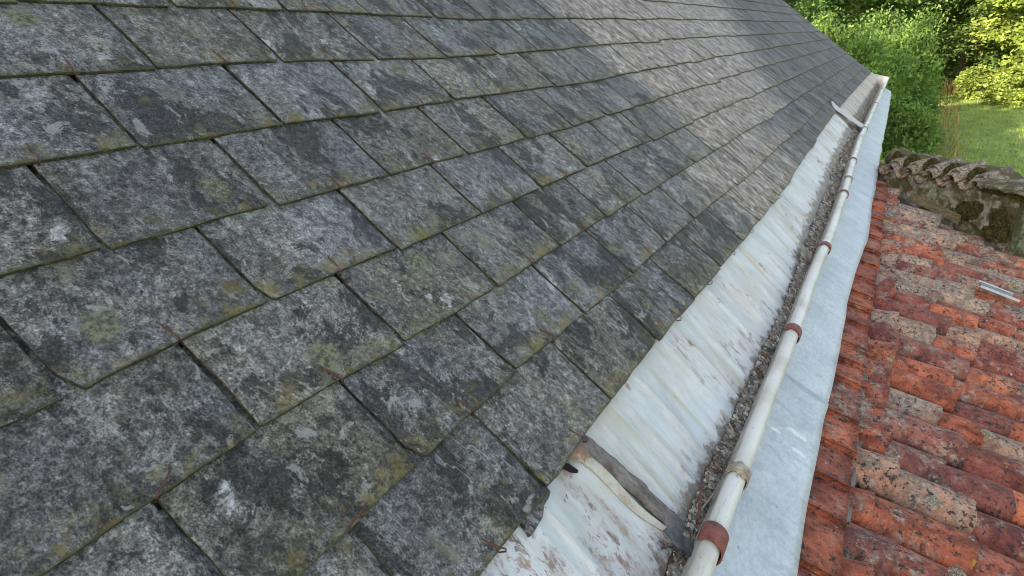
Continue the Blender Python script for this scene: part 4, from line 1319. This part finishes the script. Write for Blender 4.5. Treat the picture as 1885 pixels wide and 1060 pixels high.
# ------------------------------------------------------------------ trees and bushes
def crown_verts(cx, cy, cz, rx, ry, rz, ncl, nl, cl, lf, spiky=0.0, low=-.9):
    out = []
    d = rng.normal(size=(ncl, 3)); d /= np.linalg.norm(d, axis=1)[:, None]
    rad = (0.45 + 0.55 * rng.random(ncl) ** .45)
    lump = 1 + .22 * np.sin(d[:, 0] * 5 + cx) * np.cos(d[:, 2] * 6 + cy)
    C = d * (rad * lump)[:, None] * np.array([rx, ry, rz])
    C[:, 2] = np.maximum(C[:, 2], rz * low)
    k = rng.integers(0, ncl, nl)
    off = rng.normal(size=(nl, 3)) * cl * (0.5 + .7 * rng.random((ncl, 1)))[k] * np.array([1, 1, .6 + spiky])
    P = C[k] + off + np.array([cx, cy, cz])
    a = rng.normal(size=(nl, 3)) * np.array([1, 1, .5 + 1.5 * spiky]); a /= np.linalg.norm(a, axis=1)[:, None]
    if spiky: a[:, 2] = np.abs(a[:, 2])
    b = np.cross(a, rng.normal(size=(nl, 3)) + np.array([0, 0, .8])); b /= np.linalg.norm(b, axis=1)[:, None]
    s_ = lf * (.6 + .8 * rng.random(nl))[:, None]
    V = np.zeros((nl, 4, 3))
    V[:, 0] = P - a * s_; V[:, 1] = P + b * s_ * .5; V[:, 2] = P + a * s_ * 1.1; V[:, 3] = P - b * s_ * .5
    return V.reshape(-1, 3)
def tree(name, label, cat, x, y, z0, h, rx, ry, mat, ncl, nl, cl, lf, group=None, trunk=True, spiky=0, frac=.8, low=-.9):
    base = gh(x, y)
    o = bpy.data.objects.new(name, None); col.objects.link(o); o.location = (x, y, base)
    tag(o, label, cat, group, 'thing')
    rz = h * frac / 2; cz = h - rz
    me = bpy.data.meshes.new('crown')
    fast(me, crown_verts(0, 0, cz, rx, ry, rz, ncl, nl, cl, lf, spiky, low), 4)
    me.materials.append(mat)
    c = bpy.data.objects.new('crown' if trunk else 'foliage', me); col.objects.link(c); c.parent = o
    mb = MB()
    if trunk:
        tr = h * .022 + .05
        mb.tube([(0, 0, -.1), (.05, .03, h * .2), (-.08, .05, h * .45), (.06, -.04, h * .75)], [tr * 1.3, tr, tr * .7, tr * .25], 9)
    nb = 7 if trunk else 9
    for i in range(nb):
        a = 6.283 * i / nb + random.random(); z = h * (.2 + .4 * random.random()) if trunk else 0
        q_ = random.uniform(.5, .8)
        mb.tube([(0, 0, z), (math.cos(a) * rx * q_ * .5, math.sin(a) * ry * q_ * .5, z + h * .15), (math.cos(a) * rx * q_, math.sin(a) * ry * q_, z + h * (.25 if trunk else .5))], [.05 * h / 6 + .01, .03 * h / 6, .008], 6)
    b = mb.build('trunk' if trunk else 'stems', BARK, o, True)
    return o
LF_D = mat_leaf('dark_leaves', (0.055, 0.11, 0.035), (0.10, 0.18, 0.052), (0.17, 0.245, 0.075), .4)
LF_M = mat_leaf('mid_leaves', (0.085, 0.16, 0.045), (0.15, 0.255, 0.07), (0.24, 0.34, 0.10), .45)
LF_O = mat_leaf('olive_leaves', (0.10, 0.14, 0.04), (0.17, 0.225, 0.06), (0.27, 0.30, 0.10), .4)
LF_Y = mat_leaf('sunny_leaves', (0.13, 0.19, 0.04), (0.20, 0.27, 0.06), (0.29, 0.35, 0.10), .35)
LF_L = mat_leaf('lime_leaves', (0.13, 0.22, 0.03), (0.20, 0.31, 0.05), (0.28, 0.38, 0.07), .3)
g_ = 'broadleaf trees behind the lawn'
# far wood, a back row of trees
back = [(-16, 66, 13, 6), (-10, 62, 14, 5.5), (-5, 68, 13, 5), (-1, 64, 14, 5), (4, 69, 14, 5.5), (9, 62, 13, 5), (14, 66, 13, 6), (20, 63, 13, 6)]
desc = ['behind the roof verge, far left of the wood', 'just right of the roof verge, high up', 'dark crown above the near bushes', 'tall crown in the middle of the wood', 'paler crown between the middle tree and the sunlit one', 'crown behind the sunlit tree', 'far tree at the right edge of the picture', 'outermost tree of the back row']
for i, (x, y, h, r) in enumerate(back):
    tree('broadleaf_tree', 'tall green tree, ' + desc[i], 'tree', x, y, 0, h, r, r, [LF_M, LF_O, LF_M, LF_O][i % 4], 90, 15000, .75, .20, g_)
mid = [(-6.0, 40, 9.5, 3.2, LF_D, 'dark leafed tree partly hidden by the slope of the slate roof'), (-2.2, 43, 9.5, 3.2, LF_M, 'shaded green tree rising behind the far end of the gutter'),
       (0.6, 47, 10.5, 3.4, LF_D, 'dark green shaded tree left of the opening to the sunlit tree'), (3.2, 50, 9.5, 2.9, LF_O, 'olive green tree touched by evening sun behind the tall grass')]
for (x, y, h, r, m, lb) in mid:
    tree('broadleaf_tree', lb, 'tree', x, y, 0, h, r, r, m, 90, 30000, .5, .10, g_)
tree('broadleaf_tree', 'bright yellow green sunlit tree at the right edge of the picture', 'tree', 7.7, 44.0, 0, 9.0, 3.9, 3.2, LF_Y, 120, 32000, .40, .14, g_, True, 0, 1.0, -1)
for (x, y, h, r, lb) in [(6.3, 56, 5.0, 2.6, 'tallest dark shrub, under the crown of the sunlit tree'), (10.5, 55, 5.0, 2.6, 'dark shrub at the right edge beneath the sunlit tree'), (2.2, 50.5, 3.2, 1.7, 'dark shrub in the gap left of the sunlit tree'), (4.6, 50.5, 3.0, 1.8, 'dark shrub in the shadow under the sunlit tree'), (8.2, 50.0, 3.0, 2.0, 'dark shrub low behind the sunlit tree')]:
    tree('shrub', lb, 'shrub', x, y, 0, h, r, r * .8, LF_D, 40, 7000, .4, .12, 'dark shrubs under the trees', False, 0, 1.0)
# undergrowth hedge at the foot of the sunlit tree
for (x, y, h, r, lb) in [(3.6, 45.5, 1.6, 1.0, 'low yellow shrub at the left foot of the sunlit tree'), (5.2, 42.5, 1.5, 1.1, 'low yellow shrub at the foot of the sunlit tree'), (7.3, 41.2, 1.6, 1.3, 'low yellow shrub at the right edge below the sunlit tree')]:
    tree('shrub', lb, 'shrub', x, y, 0, h, r, r * .8, LF_Y, 26, 4500, .22, .09, 'low shrubs along the lawn edge', False, 0, 1.0)
# near bushes beyond the end of the gutter
bushes = [(-2.7, 24.5, 4.2, 1.5, LF_M, 'tall shaded bush, the leftmost, right behind the end of the gutter'),
          (-0.95, 22.5, 3.9, 1.25, LF_M, 'feathery green bush beside the zinc apron'),
          (0.05, 25.5, 3.9, 1.15, LF_M, 'bush with upright tips next to the lawn'),
          (-0.9, 27.5, 4.4, 1.5, LF_D, 'darker bush standing behind the feathery ones'),
          (-3.6, 29, 5.0, 2.0, LF_D, 'dark bush against the roof verge'),
          (0.35, 22.4, 1.7, .75, LF_M, 'low rounded green bush at the edge of the lawn')]
for (x, y, h, r, m, lb) in bushes:
    tree('garden_bush', lb, 'bush', x, y, 0, h, r, r, m, 80, 30000, .20, .052, 'bushes beyond the gutter end', False, .5, 1.0)
tree('lime_shrub', 'bright lime green shrub just above the tile coping, right of the dark stone', 'shrub', 1.02, 19.3, 0, .75, .42, .35, LF_L, 20, 2500, .09, .05, 'lime green shrubs behind the wall', False, .2, 1.0)
tree('lime_shrub', 'lime green shrub between the zinc apron and the dark stone', 'shrub', 0.15, 19.6, 0, .8, .5, .4, LF_L, 24, 3000, .1, .05, 'lime green shrubs behind the wall', False, .2, 1.0)
# offstage trees added to shade the wood, the garden wall and the near roofs
for i, (x, y, h, r) in enumerate([(-9.5, 22, 13, 3.0), (-12, 30, 15, 4), (-14, 17, 15, 4), (-9.5, -20.5, 12, 2.6), (-6.5, -21, 12, 2.6), (-3.5, -22, 12, 2.4), (-13.5, -12, 13, 3.5)]):
    tree('shade_tree', ['tall tree beyond the gable nearest the house', 'tall tree beyond the gable farthest from the house', 'tall tree beyond the back slope', 'tall tree behind the near gable, by the back corner', 'tall tree behind the near gable, at its middle', 'tall tree behind the near gable, by the eave', 'tall tree behind the back slope of the house'][i], 'tree', x, y, 0, h, r, r, LF_D, 80, 12000, .8, .30, 'tall trees around the house')
# dark stone block among the bushes
mb = MB()
mb.box((0, 0, .2), (.62, .4, .45), None, 0, .04)
mb.box((.02, 0, .46), (.72, .48, .07), None, 0, .02)
o = mb.build('stone_block', DSLATE)
o.location = (0.62, 19.7, gh(0.62, 19.7)); o.rotation_euler = (0, 0, .3)
bv = o.modifiers.new('b', 'BEVEL'); bv.width = .02
tag(o, 'dark stone block half hidden in the bushes above the tile coping', 'stone block', None, 'thing')
